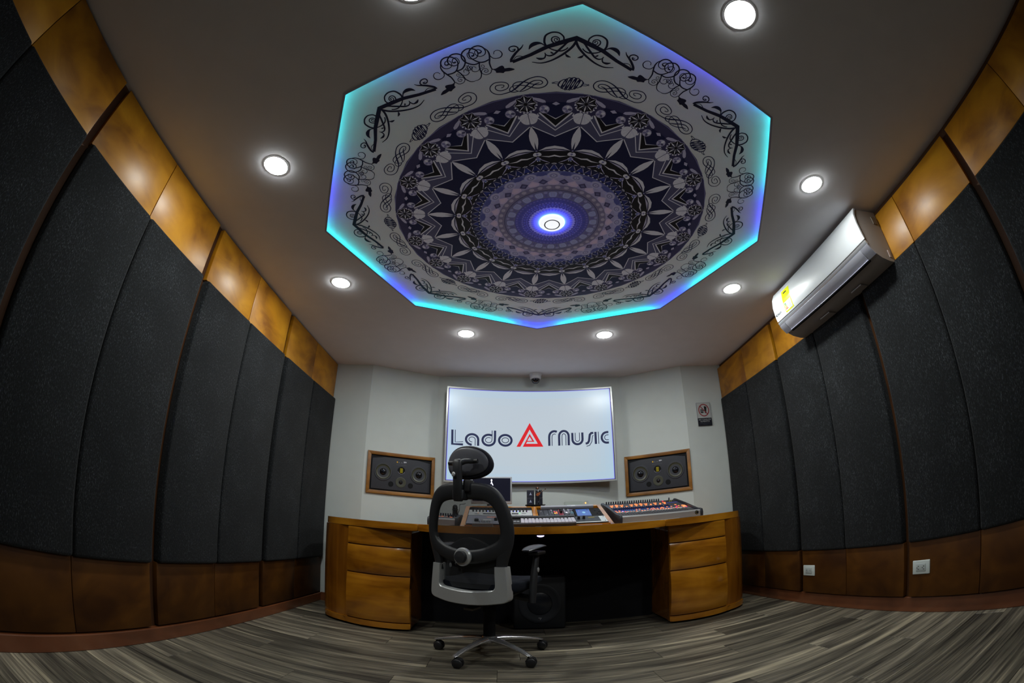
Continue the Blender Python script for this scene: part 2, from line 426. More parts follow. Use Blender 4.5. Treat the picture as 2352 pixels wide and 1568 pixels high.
def wall_panels(parent, xb, xw, xf, segs, ztop, zlo, sgn):
    for a, b in segs:
        a += 0.0015; b -= 0.0015
        def bx(x0, x1, z0, z1, bev, seg=2):
            q = B(); q.box((min(x0, x1), a, z0), (max(x0, x1), b, z1), bev, seg); return q
        bx(xb, xw, 1.859, ztop, 0.003).obj('wooden_panel', M_panel, parent, 30)
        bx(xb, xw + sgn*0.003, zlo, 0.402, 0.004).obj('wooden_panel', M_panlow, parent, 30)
        bx(xb, xf, 0.402, 1.856, 0.016, 4).obj('fabric_panel', M_felt, parent, 60)
Ls = [(-1.70, -1.54), (-1.50, -0.98), (-0.98, -0.500), (-0.455, 0.032), (0.032, 0.545), (0.588, 1.090), (1.090, 1.594), (1.642, 2.147), (2.147, 2.665), (2.712, 3.210), (3.210, 3.730)]
Rs = [(-1.70, -1.52), (-1.48, -0.96), (-0.96, -0.465), (-0.42, 0.080), (0.080, 0.575), (0.620, 1.130), (1.130, 1.645), (1.683, 2.202), (2.202, 2.690), (2.725, 3.215), (3.215, 3.716)]
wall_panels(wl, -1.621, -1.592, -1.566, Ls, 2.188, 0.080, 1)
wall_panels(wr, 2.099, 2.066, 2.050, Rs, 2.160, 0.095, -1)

# ---------------------------------------------------------------- ceiling medallion in its octagonal recess
ZP = 2.235
med = empty('ceiling_medallion', (CX, CY, ZP), 'octagonal ceiling recess with printed mandala and scrollwork, edged in cyan and blue light', 'ceiling decoration')
def O(k, R, rot=0): return (R*sin(radians(45*k+rot)), R*cos(radians(45*k+rot)))
q = B(); P8 = [O(k, R8+0.10) for k in range(8)]
q.prism(P8, 0.0, 0.02); m_ = plain('stretch_panel', (0.88, 0.90, 0.92), 0.6, spec=0.3)
m_.node_tree.nodes['Principled BSDF'].inputs['Emission Color'].default_value = (0.88, 0.90, 0.93, 1)
m_.node_tree.nodes['Principled BSDF'].inputs['Emission Strength'].default_value = 0.048  # faint glow added to lift the panel's brightness, no lamp behind it
q.obj('white_panel', m_, med)
# thin painted lip
q = B()
q.ring_loft([[(*O(k, r), z) for k in range(8)] for r, z in ((R8-0.006, -0.037), (R8-0.006, -0.033), (R8+0.004, -0.033), (R8+0.004, -0.037), (R8-0.006, -0.037))], True, False)
q.obj('lip', plain('lip_paint', (0.40, 0.42, 0.55), 0.6), med)
# led strips, one per side, colour running along the strip
CY_, BL_, VI_ = (0.0, 0.62, 0.60), (0.02, 0.03, 1.0), (0.07, 0.04, 0.95)
TE_ = (0.0, 0.33, 0.34); MID = (0.0, 0.25, 0.85)
LEDS = [
 [(0, BL_), (0.16, BL_), (0.26, CY_), (0.88, CY_), (0.94, BL_), (1, BL_)],
 [(0, BL_), (0.30, BL_), (0.38, CY_), (0.92, CY_), (1, MID)],
 [(0, MID), (0.15, VI_), (0.42, BL_), (0.50, CY_), (1, CY_)],
 [(0, CY_), (0.14, MID), (0.25, VI_), (0.55, BL_), (0.70, MID), (0.8, TE_), (1, CY_)],
 [(0, CY_), (0.25, TE_), (0.40, MID), (0.55, BL_), (0.78, MID), (0.86, CY_), (1, CY_)],
 [(0, CY_), (0.35, CY_), (0.50, MID), (0.62, VI_), (0.88, BL_), (0.93, CY_), (1, CY_)],
 [(0, CY_), (0.55, CY_), (0.64, BL_), (1, BL_)],
 [(0, BL_), (0.04, CY_), (0.74, CY_), (0.82, BL_), (1, BL_)]]
m_led, nt, b_ = _new('led_strip'); at = nt.nodes.new('ShaderNodeAttribute'); at.attribute_name = 'col'
b_.inputs['Base Color'].default_value = (0.05, 0.05, 0.05, 1)
nt.links.new(at.outputs['Color'], b_.inputs['Emission Color']); b_.inputs['Emission Strength'].default_value = 15.0*LED
M_cove = plain('cove_white', (0.75, 0.78, 0.80), 0.7)
q = B(); q.ring_loft([[(*O(k, r), z) for k in range(8)] for r, z in ((R8+0.002, -0.0340), (R8+0.095, -0.0340), (R8+0.095, 0.001), (R8+0.100, 0.001), (R8+0.100, -0.0345), (R8+0.002, -0.0345), (R8+0.002, -0.0340))], True, False)
q.obj('cove', M_cove, med)
for k in range(8):
    (a, c), (a2, c2) = (O(k, R8+0.062), O(k+1, R8+0.062)), (O(k, R8+0.080), O(k+1, R8+0.080)); V = []; F = []; Cc = []
    st = LEDS[k]; n = 48
    def colr(t):
        for (t0, c0), (t1, c1) in zip(st, st[1:]):
            if t <= t1 or t1 == 1:
                u = min(1, max(0, (t-t0)/max(t1-t0, 1e-6))); return [c0[i]*(1-u)+c1[i]*u for i in range(3)]
        return st[-1][1]
    for i in range(n+1):
        t = i/n
        V += [(a[0]*(1-t)+c[0]*t, a[1]*(1-t)+c[1]*t, -0.0315), (a2[0]*(1-t)+c2[0]*t, a2[1]*(1-t)+c2[1]*t, -0.0315)]
    for i in range(n): F.append((2*i, 2*i+2, 2*i+3, 2*i+1)); Cc.append(colr((i+0.5)/n))
    me = bpy.data.meshes.new('led_strip'); me.from_pydata(V, [], F); me.materials.append(m_led)
    ca = me.color_attributes.new('col', 'FLOAT_COLOR', 'CORNER'); buf = []
    for cc in Cc: buf += [cc[0], cc[1], cc[2], 1.0]*4
    ca.data.foreach_set('color', buf)
    o = bpy.data.objects.new('led_strip', me); COL.objects.link(o); o.parent = med

# printed artwork
ART = Art(lambda a, b, l: (a, b, -0.0006 - 0.00018*l))
INK = (0.010, 0.010, 0.030); NAVY = (0.008, 0.010, 0.055)
CORN= [[-35,10444,118,444,10228,123,996,9974,107,1551,9605,91,2170,9282,85],[2194,9275,85,2208,9402,65,2103,9613,60,1987,9778,52,1872,9913,33,1817,10046,14],[1987,9778,33,2002,9910,33,2134,9971,33,2275,9919,31,2298,9816,31,2225,9744,29,2130,9760,38,2096,9834,29,2202,9803,12],[2147,9358,15,2053,9509,17,1933,9542,19,1813,9530,19],[1021,9993,24,1170,10102,33,1289,10125,71,1429,10089,104,1543,9997,85,1613,9842,14],[1010,10008,43,1091,10179,52,1072,10439,47,917,10577,42,757,10616,40,591,10585,37,451,10453,38,429,10325,38],[770,10155,33,849,10266,33,834,10382,30,720,10433,28,598,10370,28,600,10254,26,692,10218,24,761,10286,21,727,10360,19,654,10337,28,673,10277,24],[-29,10380,59,74,10107,62,244,9871,58,489,9628,53,812,9395,44,1146,9271,34,1477,9295,19],[6,10376,36,278,10235,43,428,10048,52,602,9828,53,735,9671,48,875,9602,39,998,9640,29,1052,9726,24],[947,9953,29,749,9863,34,506,9835,38,344,9907,34,256,10003,29],[1039,9712,19,1020,9594,34,1061,9487,39,1205,9449,63,1340,9488,19],[750,9714,29,812,9740,43,851,9782,12],[347,9803,19,315,9716,24,246,9632,63,120,9591,12]]
SWIRL= [[2569,8097,21,2486,8137,21,2476,8215,21,2610,8227,23,2765,8175,25,2786,8057,25,2694,7965,25,2527,7965,25,2341,8072,25,2302,8230,25,2405,8333,25,2610,8357,25,2836,8305,25,2982,8123,25,2964,7939,25,2820,7805,25,2611,7773,25,2402,7833,27,2194,7929,33,2031,8077,46,1871,8264,45,1712,8424,37,1513,8559,28,1253,8646,28,986,8595,28,861,8409,29,941,8222,29,1163,8119,29,1412,8135,29,1643,8206,25,1849,8226,25,2034,8203,21,2177,8153,21,2258,8021,25,2215,7916,25,2090,7891,25,1945,7934,21],[1157,8373,16,1317,8296,33,1454,8147,29,1615,8023,25,1799,7938,21,1945,7947,21,2072,8037,21,2136,8154,25,2117,8272,25,1996,8365,25,1813,8390,25,1628,8362,29,1441,8304,25,1275,8272,21,1131,8291,21,1044,8373,25,1100,8461,25,1244,8480,24,1406,8435,29,1564,8299,37,1701,8112,37,1862,7949,21]]
ROSE= [[-452,9820,36,-238,9828,36,-61,9968,36,30,10145,36,28,10332,35,-91,10490,35,-271,10552,35,-422,10509,35,-557,10384,35,-568,10221,31,-463,10083,27,-325,10064,24,-204,10132,20,-179,10264,20,-230,10373,20,-334,10365,23,-421,10274,23,-385,10197,39,-304,10207,43],[-819,9822,35,-635,9794,36,-462,9843,36,-322,10012,32,-248,10179,31,-275,10353,31,-390,10485,35,-563,10537,35,-718,10507,35,-830,10380,35,-848,10204,27,-763,10083,23,-603,10061,20,-493,10149,20,-471,10291,19,-552,10373,19,-653,10362,23,-714,10262,27,-649,10212,39,-591,10224,39],[-856,10343,19,-920,10199,31,-915,10018,39,-837,9814,39,-769,9656,36,-746,9451,32,-766,9348,28],[-914,9966,23,-970,9824,22,-1092,9760,22,-1242,9764,27,-1338,9868,27,-1321,10005,21,-1227,10082,17,-1115,10064,17,-1063,9968,18],[-452,9820,28,-382,9689,32,-337,9491,32,-312,9337,28,-211,9186,24,-99,9137,20,25,9136,10],[-725,9379,20,-638,9252,20,-457,9241,18,-350,9348,18,-383,9471,18,-492,9519,18,-588,9464,16,-585,9357,16,-500,9338,16,-450,9400,16,-498,9434,16,-539,9403,16],[-400,9681,14,-379,9609,14,-447,9566,14,-531,9583,14,-543,9659,14,-484,9698,14,-441,9650,14,-477,9607,14],[-71,9895,16,20,9841,16,55,9720,16,-7,9664,16,-102,9677,16,-129,9760,16,-76,9811,16,-22,9767,16,-58,9724,16],[-76,9716,16,-69,9582,20,-160,9514,20,-272,9519,16,-350,9594,16],[-76,9716,16,-162,9759,16,-230,9715,16,-240,9642,12]]
LEAF= [[-767,9375,-878,9355,-1046,9394,-1150,9386,-1183,9310,-1182,9244,-1354,9202,-1505,9067,-1298,9062,-1140,9099,-1060,9063,-954,9120,-823,9174,-834,9251]]

def tri3(row): return [(row[i]/1e4, row[i+1]/1e4, row[i+2]/1e4*1.5) for i in range(0, len(row), 3)]
def rotp(P, deg, mir=1, pre=0):
    """mirror in x about an axis turned by pre, then turn clockwise by deg"""
    a = radians(deg); out = []
    for p in P:
        x, y_ = p[0]*mir, p[1]
        out.append((x*cos(a)+y_*sin(a), -x*sin(a)+y_*cos(a)) + tuple(p[2:]))
    return out
def sm(P): return crom(P, 5)
corn = [sm(tri3(r)) for r in CORN]; corn[0] = tri3(CORN[0])
swl = [sm(tri3(r)) for r in SWIRL]; ros = [sm(tri3(r)) for r in ROSE]
leaf = crom([(LEAF[0][i]/1e4, LEAF[0][i+1]/1e4) for i in range(0, len(LEAF[0]), 2)], 3, True)
knot = []
for ph, am, fr in ((0.0, 0.031, 5.0), (1.0, 0.029, 5.0)):
    P = []
    for i in range(121):
        t = -1+2*i/120; env = 1-0.62*t*t
        c_ = cos(fr*pi*t+pi*ph); s_ = sin(fr*pi*t+pi*ph)
        P.append((0.040*t - 0.011*c_*env + (0.0085 if ph == 0 else -0.0085)*s_, 0.839 + am*env*c_, 0.0036))
    knot.append(P)
for s in (-1, 1):
    knot.append([(s*(0.052+0.011*cos(u)), 0.839+0.004*sin(u)+s*0.001, 0.0026) for u in [2*pi*i/20 for i in range(21)]])
    knot.append([(s*(0.0665+0.0026*cos(u)), 0.839+0.0026*sin(u), 0.0026) for u in [2*pi*i/12 for i in range(13)]])
for k in range(8):
    A0 = 45*k
    for mi in (-1, 1):
        for j, P in enumerate(corn): ART.stroke(rotp(P, A0, mi), 0, INK, 1+(j % 3)+3*(mi > 0))
        for j, P in enumerate(swl): ART.stroke(rotp(P, A0, mi), 0, NAVY, 1+j)
        for j, P in enumerate(ros): ART.stroke(rotp(P, A0+22.5, mi), 0, INK, 1+(j % 3)+3*(mi > 0))
        ART.poly(rotp(leaf, A0+22.5, mi), INK, 1)
    for j, P in enumerate(knot): ART.stroke(rotp(P, A0), 0, NAVY, 1+j % 3)
# mandala, twenty-fold; local axis: 0 deg = chevron, +-9 deg = petal
def pr(R, deg): return (R*sin(radians(deg)), R*cos(radians(deg)))
OFF = 3.6
DP, DN, LT, LL, BK, GR, MG = (0.042, 0.038, 0.105), (0.006, 0.009, 0.055), (0.74, 0.73, 0.82), (0.50, 0.47, 0.64), (0.004, 0.004, 0.008), (0.085, 0.085, 0.17), (0.22, 0.21, 0.40)
def wedge(P, col, lay, k, mir=0):
    for mi in ((1, -1) if mir else (1,)):
        ART.poly(rotp(P, 18*k+OFF, mi), col, lay)
def wst(P, wd, col, lay, k, mir=0, s=0):
    for mi in ((1, -1) if mir else (1,)):
        ART.stroke(rotp(P, 18*k+OFF, mi), wd, col, lay, smooth=s)
def ring(R, col, lay, n=80): ART.ell((0, 0), R, R, col, lay, n=n)
ART.poly([pr(0.800 if i % 2 == 0 else 0.797, 9*i+OFF) for i in range(40)], DP, 1)
for k in range(20):
    wst([pr(0.797, -7.5), pr(0.795, 0), pr(0.797, 7.5)], 0.0028, MG, 2, k)
    # grey star band, navy field inside
    wedge([pr(0.570, 0), pr(0.632, 9), pr(0.70, 9), pr(0.70, -9), pr(0.632, -9)], GR, 2, k)
ART.poly([p for k in range(20) for p in (pr(0.570, 18*k+OFF), pr(0.632, 18*k+9+OFF))], DN, 3)
def petalshape(r0, r1, wd, n=9, skew=0.45):
    L_ = [(-wd*sin(pi*(i/n)**skew) if i else 0, r0+(r1-r0)*i/n) for i in range(n+1)]
    return L_ + [(-a, b) for a, b in reversed(L_[1:-1])]
for k in range(20):
    wst([pr(0.632, -8.6), pr(0.571, 0), pr(0.632, 8.6)], 0.0045, LT, 4, k)
    # nested chevrons
    wst([pr(0.690, -7.2), pr(0.605, 0), pr(0.690, 7.2)], 0.0040, LT, 4, k)
    wedge([pr(0.70, -5.6), pr(0.620, 0), pr(0.70, 5.6), pr(0.705, 4.2), pr(0.668, 0), pr(0.705, -4.2)], LT, 5, k)
    wedge([pr(0.703, -5.1), pr(0.629, 0), pr(0.703, 5.1), pr(0.705, 4.3), pr(0.663, 0), pr(0.705, -4.3)], BK, 6, k)
    wedge([pr(0.70, -4.0), pr(0.668, 0), pr(0.70, 4.0), pr(0.75, 3.0), pr(0.75, -3.0)], DN, 5, k)
    # gem roundels either side of the axis
    for s in (-1, 1):
        c = pr(0.716, 3.6*s)
        ART.ell(*[rotp([c], 18*k+OFF)[0]], 0.0215, 0.0215, LL, 7, n=14)
        for j in range(4):
            a = j*1.57+0.6+s*0.4; cc = rotp([(c[0]+0.010*cos(a), c[1]+0.010*sin(a))], 18*k+OFF)[0]
            ART.ell(cc, 0.0085, 0.0058, (MG, LT, GR, MG)[j], 8, rot=a-radians(18*k+OFF), n=8)
        ART.stroke(rotp([(c[0]+0.0205*cos(2*pi*i/14), c[1]+0.0205*sin(2*pi*i/14)) for i in range(15)], 18*k+OFF), 0.0016, GR, 8)
    wedge([pr(0.742, -1.2), pr(0.734, 0), pr(0.742, 1.2), pr(0.752, 0)], LL, 7, k)
    # long leaves at the rim
    for s in (-1, 1):
        c0, c1 = pr(0.787, 7.8*s), pr(0.752, 2.9*s)
        dx, dy = c1[0]-c0[0], c1[1]-c0[1]; L_ = math.hypot(dx, dy); nx, ny = -dy/L_, dx/L_
        P = [(c0[0]+dx*t+nx*hh*s, c0[1]+dy*t+ny*hh*s) for t, hh in ((0, 0), (0.3, 0.006), (0.6, 0.0095), (0.85, 0.0085), (1, 0.002), (0.9, -0.006), (0.6, -0.007), (0.3, -0.003))]
        wedge(P, LL, 9, k)
        wedge([pr(0.700, 5.9*s), pr(0.676, 6.3*s), pr(0.684, 5.4*s)], LT, 9, k)
    # black rosette on the petal axis
    kk = k+0.5
    c = (0, 0.750)
    rad = [0.047 if i % 2 == 0 else 0.036 for i in range(16)]
    wedge([(c[0]+rad[i]*sin(2*pi*i/16), c[1]+rad[i]*cos(2*pi*i/16)*0.98) for i in range(16)], BK, 10, kk)
    for j in range(8):
        a = 2*pi*j/8; r0, r1 = 0.006, 0.044
        d = (sin(a), cos(a)); nn = (cos(a), -sin(a)); ww = 0.0034 if j % 2 == 0 else 0.0022
        wedge([(c[0]+d[0]*r0, c[1]+d[1]*r0), (c[0]+d[0]*(r0+r1)/2+nn[0]*ww, c[1]+d[1]*(r0+r1)/2+nn[1]*ww), (c[0]+d[0]*r1, c[1]+d[1]*r1), (c[0]+d[0]*(r0+r1)/2-nn[0]*ww, c[1]+d[1]*(r0+r1)/2-nn[1]*ww)], LT, 11, kk)
        a2 = a+pi/8; d2 = (sin(a2), cos(a2)); d3 = (sin(a2+pi/8), cos(a2+pi/8)); d1 = (sin(a), cos(a))
        wst([(c[0]+d1[0]*0.046, c[1]+d1[1]*0.046), (c[0]+d2[0]*0.036, c[1]+d2[1]*0.036), (c[0]+d3[0]*0.046, c[1]+d3[1]*0.046)], 0.0020, LL, 12, kk)
        wst([(c[0]+d2[0]*0.008, c[1]+d2[1]*0.008), (c[0]+d2[0]*0.028, c[1]+d2[1]*0.028)], 0.0012, MG, 11, kk)
    for j in range(9):
        a = pi + (j-4)*0.33; cc = rotp([(c[0]+0.043*sin(a), c[1]+0.043*cos(a))], 18*kk+OFF)[0]
        ART.ell(cc, 0.0042, 0.0042, LT, 13, n=7)
    # twin round petals
    for s in (-1, 1):
        P = [(s*x_, y_) for x_, y_ in ((0.0015, 0.700), (0.016, 0.703), (0.032, 0.694), (0.036, 0.678), (0.030, 0.659), (0.018, 0.648), (0.005, 0.646), (0.0015, 0.652))]
        wedge(crom(P, 2, True), LT, 12, kk)
        wst([(s*0.003, 0.690), (s*0.032, 0.670)], 0.001, LL, 13, kk)
        wst([(s*0.003, 0.695), (s*0.018, 0.652)], 0.001, LL, 13, kk)
    wst([(0, 0.706), (0, 0.672), (0, 0.640)], 0.003, GR, 13, kk)
    # long petal, slit at its foot
    L_ = [(0.0, 0.633), (0.009, 0.612), (0.0165, 0.585), (0.0180, 0.560), (0.0145, 0.533), (0.008, 0.510), (0.002, 0.496)]
    wedge(L_ + [(-a, b) for a, b in reversed(L_[1:])], LT, 5, kk)
    wedge([(0, 0.548), (0.0028, 0.520), (0.0045, 0.494), (-0.0045, 0.494), (-0.0028, 0.520)], DN, 6, kk)
# black belt with pale lens shapes
ring(0.492, BK, 6)
for k in range(20):
    wedge([pr(0.494, -8), pr(0.512, -4.2), pr(0.519, 0), pr(0.512, 4.2), pr(0.494, 8), pr(0.500, 4), pr(0.503, 0), pr(0.500, -4)], LT, 7, k)
    wedge([pr(0.492, -6.4), pr(0.499, 0), pr(0.492, 6.4), pr(0.489, 0)], LL, 7, k)
    wedge([pr(0.462, -7.6), pr(0.4585, -3), pr(0.466, 0), pr(0.4585, 3), pr(0.462, 7.6), pr(0.452, 3), pr(0.457, 0), pr(0.452, -3)], LT, 7, k)
    for s in (-1, 1):
        for a, r in ((5.6, 0.430), (4.2, 0.424), (2.6, 0.418)):
            wst([pr(0.447, 8.6*s), pr((0.447+r)/2, (a+8.6)/2*s), pr(r, a*s)], 0.0026, LL, 8, k)
    kk = k+0.5
    for s in (-1, 1):
        P = [(s*x_, y_) for x_, y_ in ((0, 0.482), (0.010, 0.485), (0.018, 0.476), (0.016, 0.466), (0.006, 0.463), (0, 0.466))]
        wedge(crom(P, 2, True), LT, 9, kk)
    for x_, y_, r_, cc in ((0, 0.474, 0.006, MG), (0, 0.452, 0.008, MG), (0.008, 0.446, 0.005, LL), (-0.008, 0.446, 0.005, LL), (0, 0.440, 0.006, (0.10, 0.14, 0.42)), (0, 0.494, 0.005, MG), (0.005, 0.434, 0.003, LT), (-0.005, 0.434, 0.003, LT)):
        ART.ell(rotp([(x_, y_)], 18*kk+OFF)[0], r_, r_, cc, 10, n=9)
# dashed chain, blue triangles, bead ring
BLU = (0.012, 0.022, 0.16)
ring(0.414, DN, 9)
for i in range(80):
    a = 4.5*i+OFF
    if i % 4 == 0:
        ART.stroke([pr(0.414, a-1.5), pr(0.4175, a), pr(0.414, a+1.5), pr(0.4105, a), pr(0.414, a-1.5)], 0.0022, LT, 10)
    else: ART.stroke([pr(0.413, a-1.3)+(0.001,), pr(0.4135, a)+(0.005,), pr(0.413, a+1.3)+(0.001,)], 0, LT, 10)
for i in range(60):
    a = 6*i+OFF
    ART.poly([pr(0.405, a), pr(0.377, a-2.6), pr(0.377, a+2.6)], BLU if i % 3 else (0.02, 0.035, 0.24), 10)
    for s in (-1, 1): ART.stroke([pr(0.408, a+s*0.4)+(0.001,), pr(0.392, a+1.6*s)+(0.0032,), pr(0.376, a+2.9*s)+(0.001,)], 0, LL, 11)
for i in range(100): ART.ell(pr(0.372, 3.6*i+OFF), 0.0052, 0.0030, LT, 12, rot=radians(-3.6*i-OFF), n=7)
def shade(R0, R1, n, colf, lay):
    for i in range(n):
        a = 360*i/n+OFF; ART.poly([pr(R0, a-180/n), pr(R1, a-180/n), pr(R1, a+180/n), pr(R0, a+180/n)], colf(i), lay)
_p0 = ART.poly
def _boost(P, col, lay=0): _p0(P, tuple(min(0.8, c_*(1.9, 1.9, 2.0)[i_]) for i_, c_ in enumerate(col)), lay)
ART.poly = _boost
ring(0.369, (0.075, 0.080, 0.20), 12)
rr = random.Random(3)
for i in range(40):   # cloudy lobes
    a = 9*i+OFF
    ART.ell(pr(0.352, a), 0.024, 0.013, (0.045, 0.050, 0.17) if i % 2 else (0.10, 0.10, 0.24), 13, rot=radians(-a), n=12)
ring(0.340, (0.20, 0.185, 0.31), 14)
for i in range(20):
    a = 18*i+OFF
    for rr_, ww, cc, l in ((0.340, 0.030, (0.25, 0.24, 0.34), 15), (0.338, 0.019, (0.15, 0.14, 0.25), 16), (0.338, 0.010, (0.27, 0.26, 0.36), 17), (0.338, 0.004, (0.09, 0.09, 0.19), 18)):
        ART.ell(pr(rr_, a), ww, ww*0.75, cc, l, rot=radians(-a), n=14)
    for s in (-1, 1): ART.ell(pr(0.332, a+6*s), 0.014, 0.011, (0.22, 0.21, 0.32), 15, rot=radians(-a), n=10)
ring(0.306, (0.21, 0.19, 0.30), 16)
for i in range(20):
    a = 18*i+OFF
    ART.poly([pr(0.318, a), pr(0.296, a-5.4), pr(0.282, a-4.5), pr(0.276, a), pr(0.282, a+4.5), pr(0.296, a+5.4)], (0.34, 0.27, 0.36), 19)
    ART.poly([pr(0.308, a), pr(0.294, a-3.6), pr(0.284, a), pr(0.294, a+3.6)], (0.37, 0.29, 0.36), 20)
    ART.poly([pr(0.320, a+9), pr(0.301, a+9-4.4), pr(0.284, a+9), pr(0.301, a+9+4.4)], (0.035, 0.030, 0.075), 20)
    ART.poly([pr(0.311, a+9), pr(0.301, a+9-2.3), pr(0.292, a+9), pr(0.301, a+9+2.3)], (0.08, 0.075, 0.15), 21)
ring(0.276, (0.12, 0.105, 0.17), 18)
for i in range(40):
    a = 9*i+OFF
    ART.ell(pr(0.262, a+4.5), 0.0125, 0.010, (0.25, 0.22, 0.28), 19, rot=radians(-a-4.5), n=9)
    ART.stroke([pr(0.255, a+4.5-2.2), pr(0.268, a+4.5-1.0), pr(0.270, a+4.5), pr(0.268, a+4.5+1.0), pr(0.255, a+4.5+2.2)], 0.0016, (0.40, 0.37, 0.42), 20)
ring(0.2430, (0.015, 0.015, 0.06), 20); ring(0.2405, (0.10, 0.095, 0.17), 21)
for i in range(20):
    a = 18*i+OFF
    P = [pr(0.228, a-4.2), pr(0.230, a), pr(0.228, a+4.2), pr(0.214, a+5.2), pr(0.196, a+4.2), pr(0.193, a), pr(0.196, a-4.2), pr(0.214, a-5.2)]
    ART.poly(crom(P, 2, True), (0.21, 0.22, 0.34), 22)
    for s in (-2.2, 0, 2.2): ART.stroke([pr(0.200, a+s), pr(0.224, a+s)], 0.0022, (0.30, 0.31, 0.42), 23)
    ART.ell(pr(0.226, a+9), 0.010, 0.008, (0.17, 0.16, 0.27), 22, rot=radians(-a-9), n=9)
    ART.ell(pr(0.206, a+9), 0.006, 0.010, (0.08, 0.07, 0.18), 22, rot=radians(-a-9), n=9)
ring(0.190, (0.062, 0.058, 0.20), 22)
for R0, n, r_, cc in ((0.180, 60, 0.0055, (0.11, 0.10, 0.28)), (0.166, 40, 0.008, (0.045, 0.05, 0.20)), (0.152, 60, 0.0045, (0.17, 0.16, 0.36)), (0.141, 40, 0.007, (0.09, 0.09, 0.30)), (0.129, 60, 0.004, (0.16, 0.16, 0.38))):
    for i in range(n): ART.ell(pr(R0, 360*i/n+OFF), r_, r_*0.8, cc, 23, rot=radians(-360*i/n), n=8)
ART.poly([pr(0.122 if i % 2 else 0.114, 4.5*i+OFF) for i in range(80)], (0.30, 0.28, 0.60), 24)
for i in range(40): ART.ell(pr(0.100, 9*i+OFF), 0.006, 0.010, (0.18, 0.17, 0.50), 25, rot=radians(-9*i), n=8)
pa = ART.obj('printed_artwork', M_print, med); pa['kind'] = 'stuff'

# centre lamp on the medallion
ctr = empty('ceiling_light', (CX, CY, ZP), 'round white lamp ringed in blue at the centre of the mandala', 'ceiling light')
q = B(); q.lathe([(0.0655, -0.0055), (0.0655, -0.010), (0.062, -0.013), (0.061, -0.0055)], n=48, cap=False); q.obj('halo_ring', M_blueglow, ctr, 40)
q = B(); q.lathe([(0.062, -0.006), (0.062, -0.015), (0.057, -0.020), (0.040, -0.021), (0.040, -0.010)], n=48, cap=False); q.obj('outer_diffuser', M_cent, ctr, 30)
q = B(); q.lathe([(0.0405, -0.0212), (0.0400, -0.0222), (0.0355, -0.0222), (0.0350, -0.0212)], n=48, cap=False); q.obj('groove', plain('dark_blue_groove', (0.01, 0.012, 0.05), 0.5), ctr, 30)
q = B(); q.lathe([(0.0350, -0.010), (0.0350, -0.021), (0.001, -0.024)], n=48, cap=False); q.obj('inner_diffuser', M_cent, ctr, 30)

# eight downlights
DL = [(-1.287, -0.515, 'on the left, nearer the viewer and left of the medallion'), (-1.287, 0.532, 'on the left, the one nearer the desk'),
      (-0.533, 1.293, 'above the screen, left of the dome camera'), (0.533, 1.293, 'above the screen, right of the dome camera'),
      (1.28, 0.535, 'on the right, by the far end of the air conditioner'), (1.28, -0.515, 'on the right, by the near end of the air conditioner'),
      (0.538, -1.27, 'the large one right of the topmost medallion corner'), (-0.535, -1.27, 'cut off by the top edge of the photo')]
first = None
for dx, dy, txt in DL:
    if first is None:
        r = empty('downlight', (0, 0, 0), '', 'ceiling light', group='ceiling downlights'); first = r
        q = B(); q.lathe([(0.0625, 0), (0.0625, -0.0015), (0.060, -0.0025), (0.0575, -0.0015), (0.0575, 0)], n=40, cap=False)
        q.obj('trim_ring', plain('lamp_rim', (0.35, 0.35, 0.35), 0.4), r, 40)
        q = B(); q.lathe([(0.0570, -0.002), (0.0570, -0.0028), (0.052, -0.0046), (0.025, -0.0056), (0.001, -0.006)], n=40, cap=False)
        q.obj('diffuser', M_lamp, r, 40)
    else:
        r = first.copy(); COL.objects.link(r)
        for ch in list(first.children):
            c_ = ch.copy(); COL.objects.link(c_); c_.parent = r
            if dy < -1 and ch.name.startswith('diffuser'):
                c_.data = ch.data.copy(); c_.data.materials.clear(); c_.data.materials.append(M_lamp2)
    r.location = (CX+dx, CY+dy, H-0.0005); r['label'] = 'round recessed downlight, ' + txt

# ---------------------------------------------------------------- curved television on the back wall
TX = 0.231
def tvf(s, z, off): return (TX+s, 3.985 - 0.085*(s/0.769)**2 - off, z)
tv = empty('television', (TX, 3.985, 1.61), 'large curved television with silver frame showing a white Lado Music logo screen', 'television')
IV = Matrix.Translation((-TX, -3.985, -1.61))
def tvl(s, z, off): p = tvf(s, z, off); return (p[0]-TX, p[1]-3.985, p[2]-1.61)
NS = [-0.770+1.540*i/28 for i in range(29)]
def band(b, s0, s1, z0, z1, o0, o1, n=28):
    R = []
    for i in range(n+1):
        s = s0+(s1-s0)*i/n
        R.append([tvl(s, z0, o0), tvl(s, z1, o0), tvl(s, z1, o1), tvl(s, z0, o1)])
    b.ring_loft(R)
q = B(); band(q, -0.764, 0.764, 1.174, 2.046, -0.030, 0.002); q.obj('housing', M_blk, tv)
q = B()
band(q, -0.771, 0.771, 2.042, 2.056, -0.020, 0.008); band(q, -0.771, 0.771, 1.163, 1.178, -0.020, 0.010)
band(q, -0.771, -0.758, 1.163, 2.056, -0.020, 0.008, 2); band(q, 0.758, 0.771, 1.163, 2.056, -0.020, 0.008, 2)
q.obj('frame', M_sil, tv, 30)
A = Art(lambda a, b, l: tvl(a, b, 0.0030+0.0003*l))
WH = (0.52, 0.62, 0.74)
n = 40
cols = []
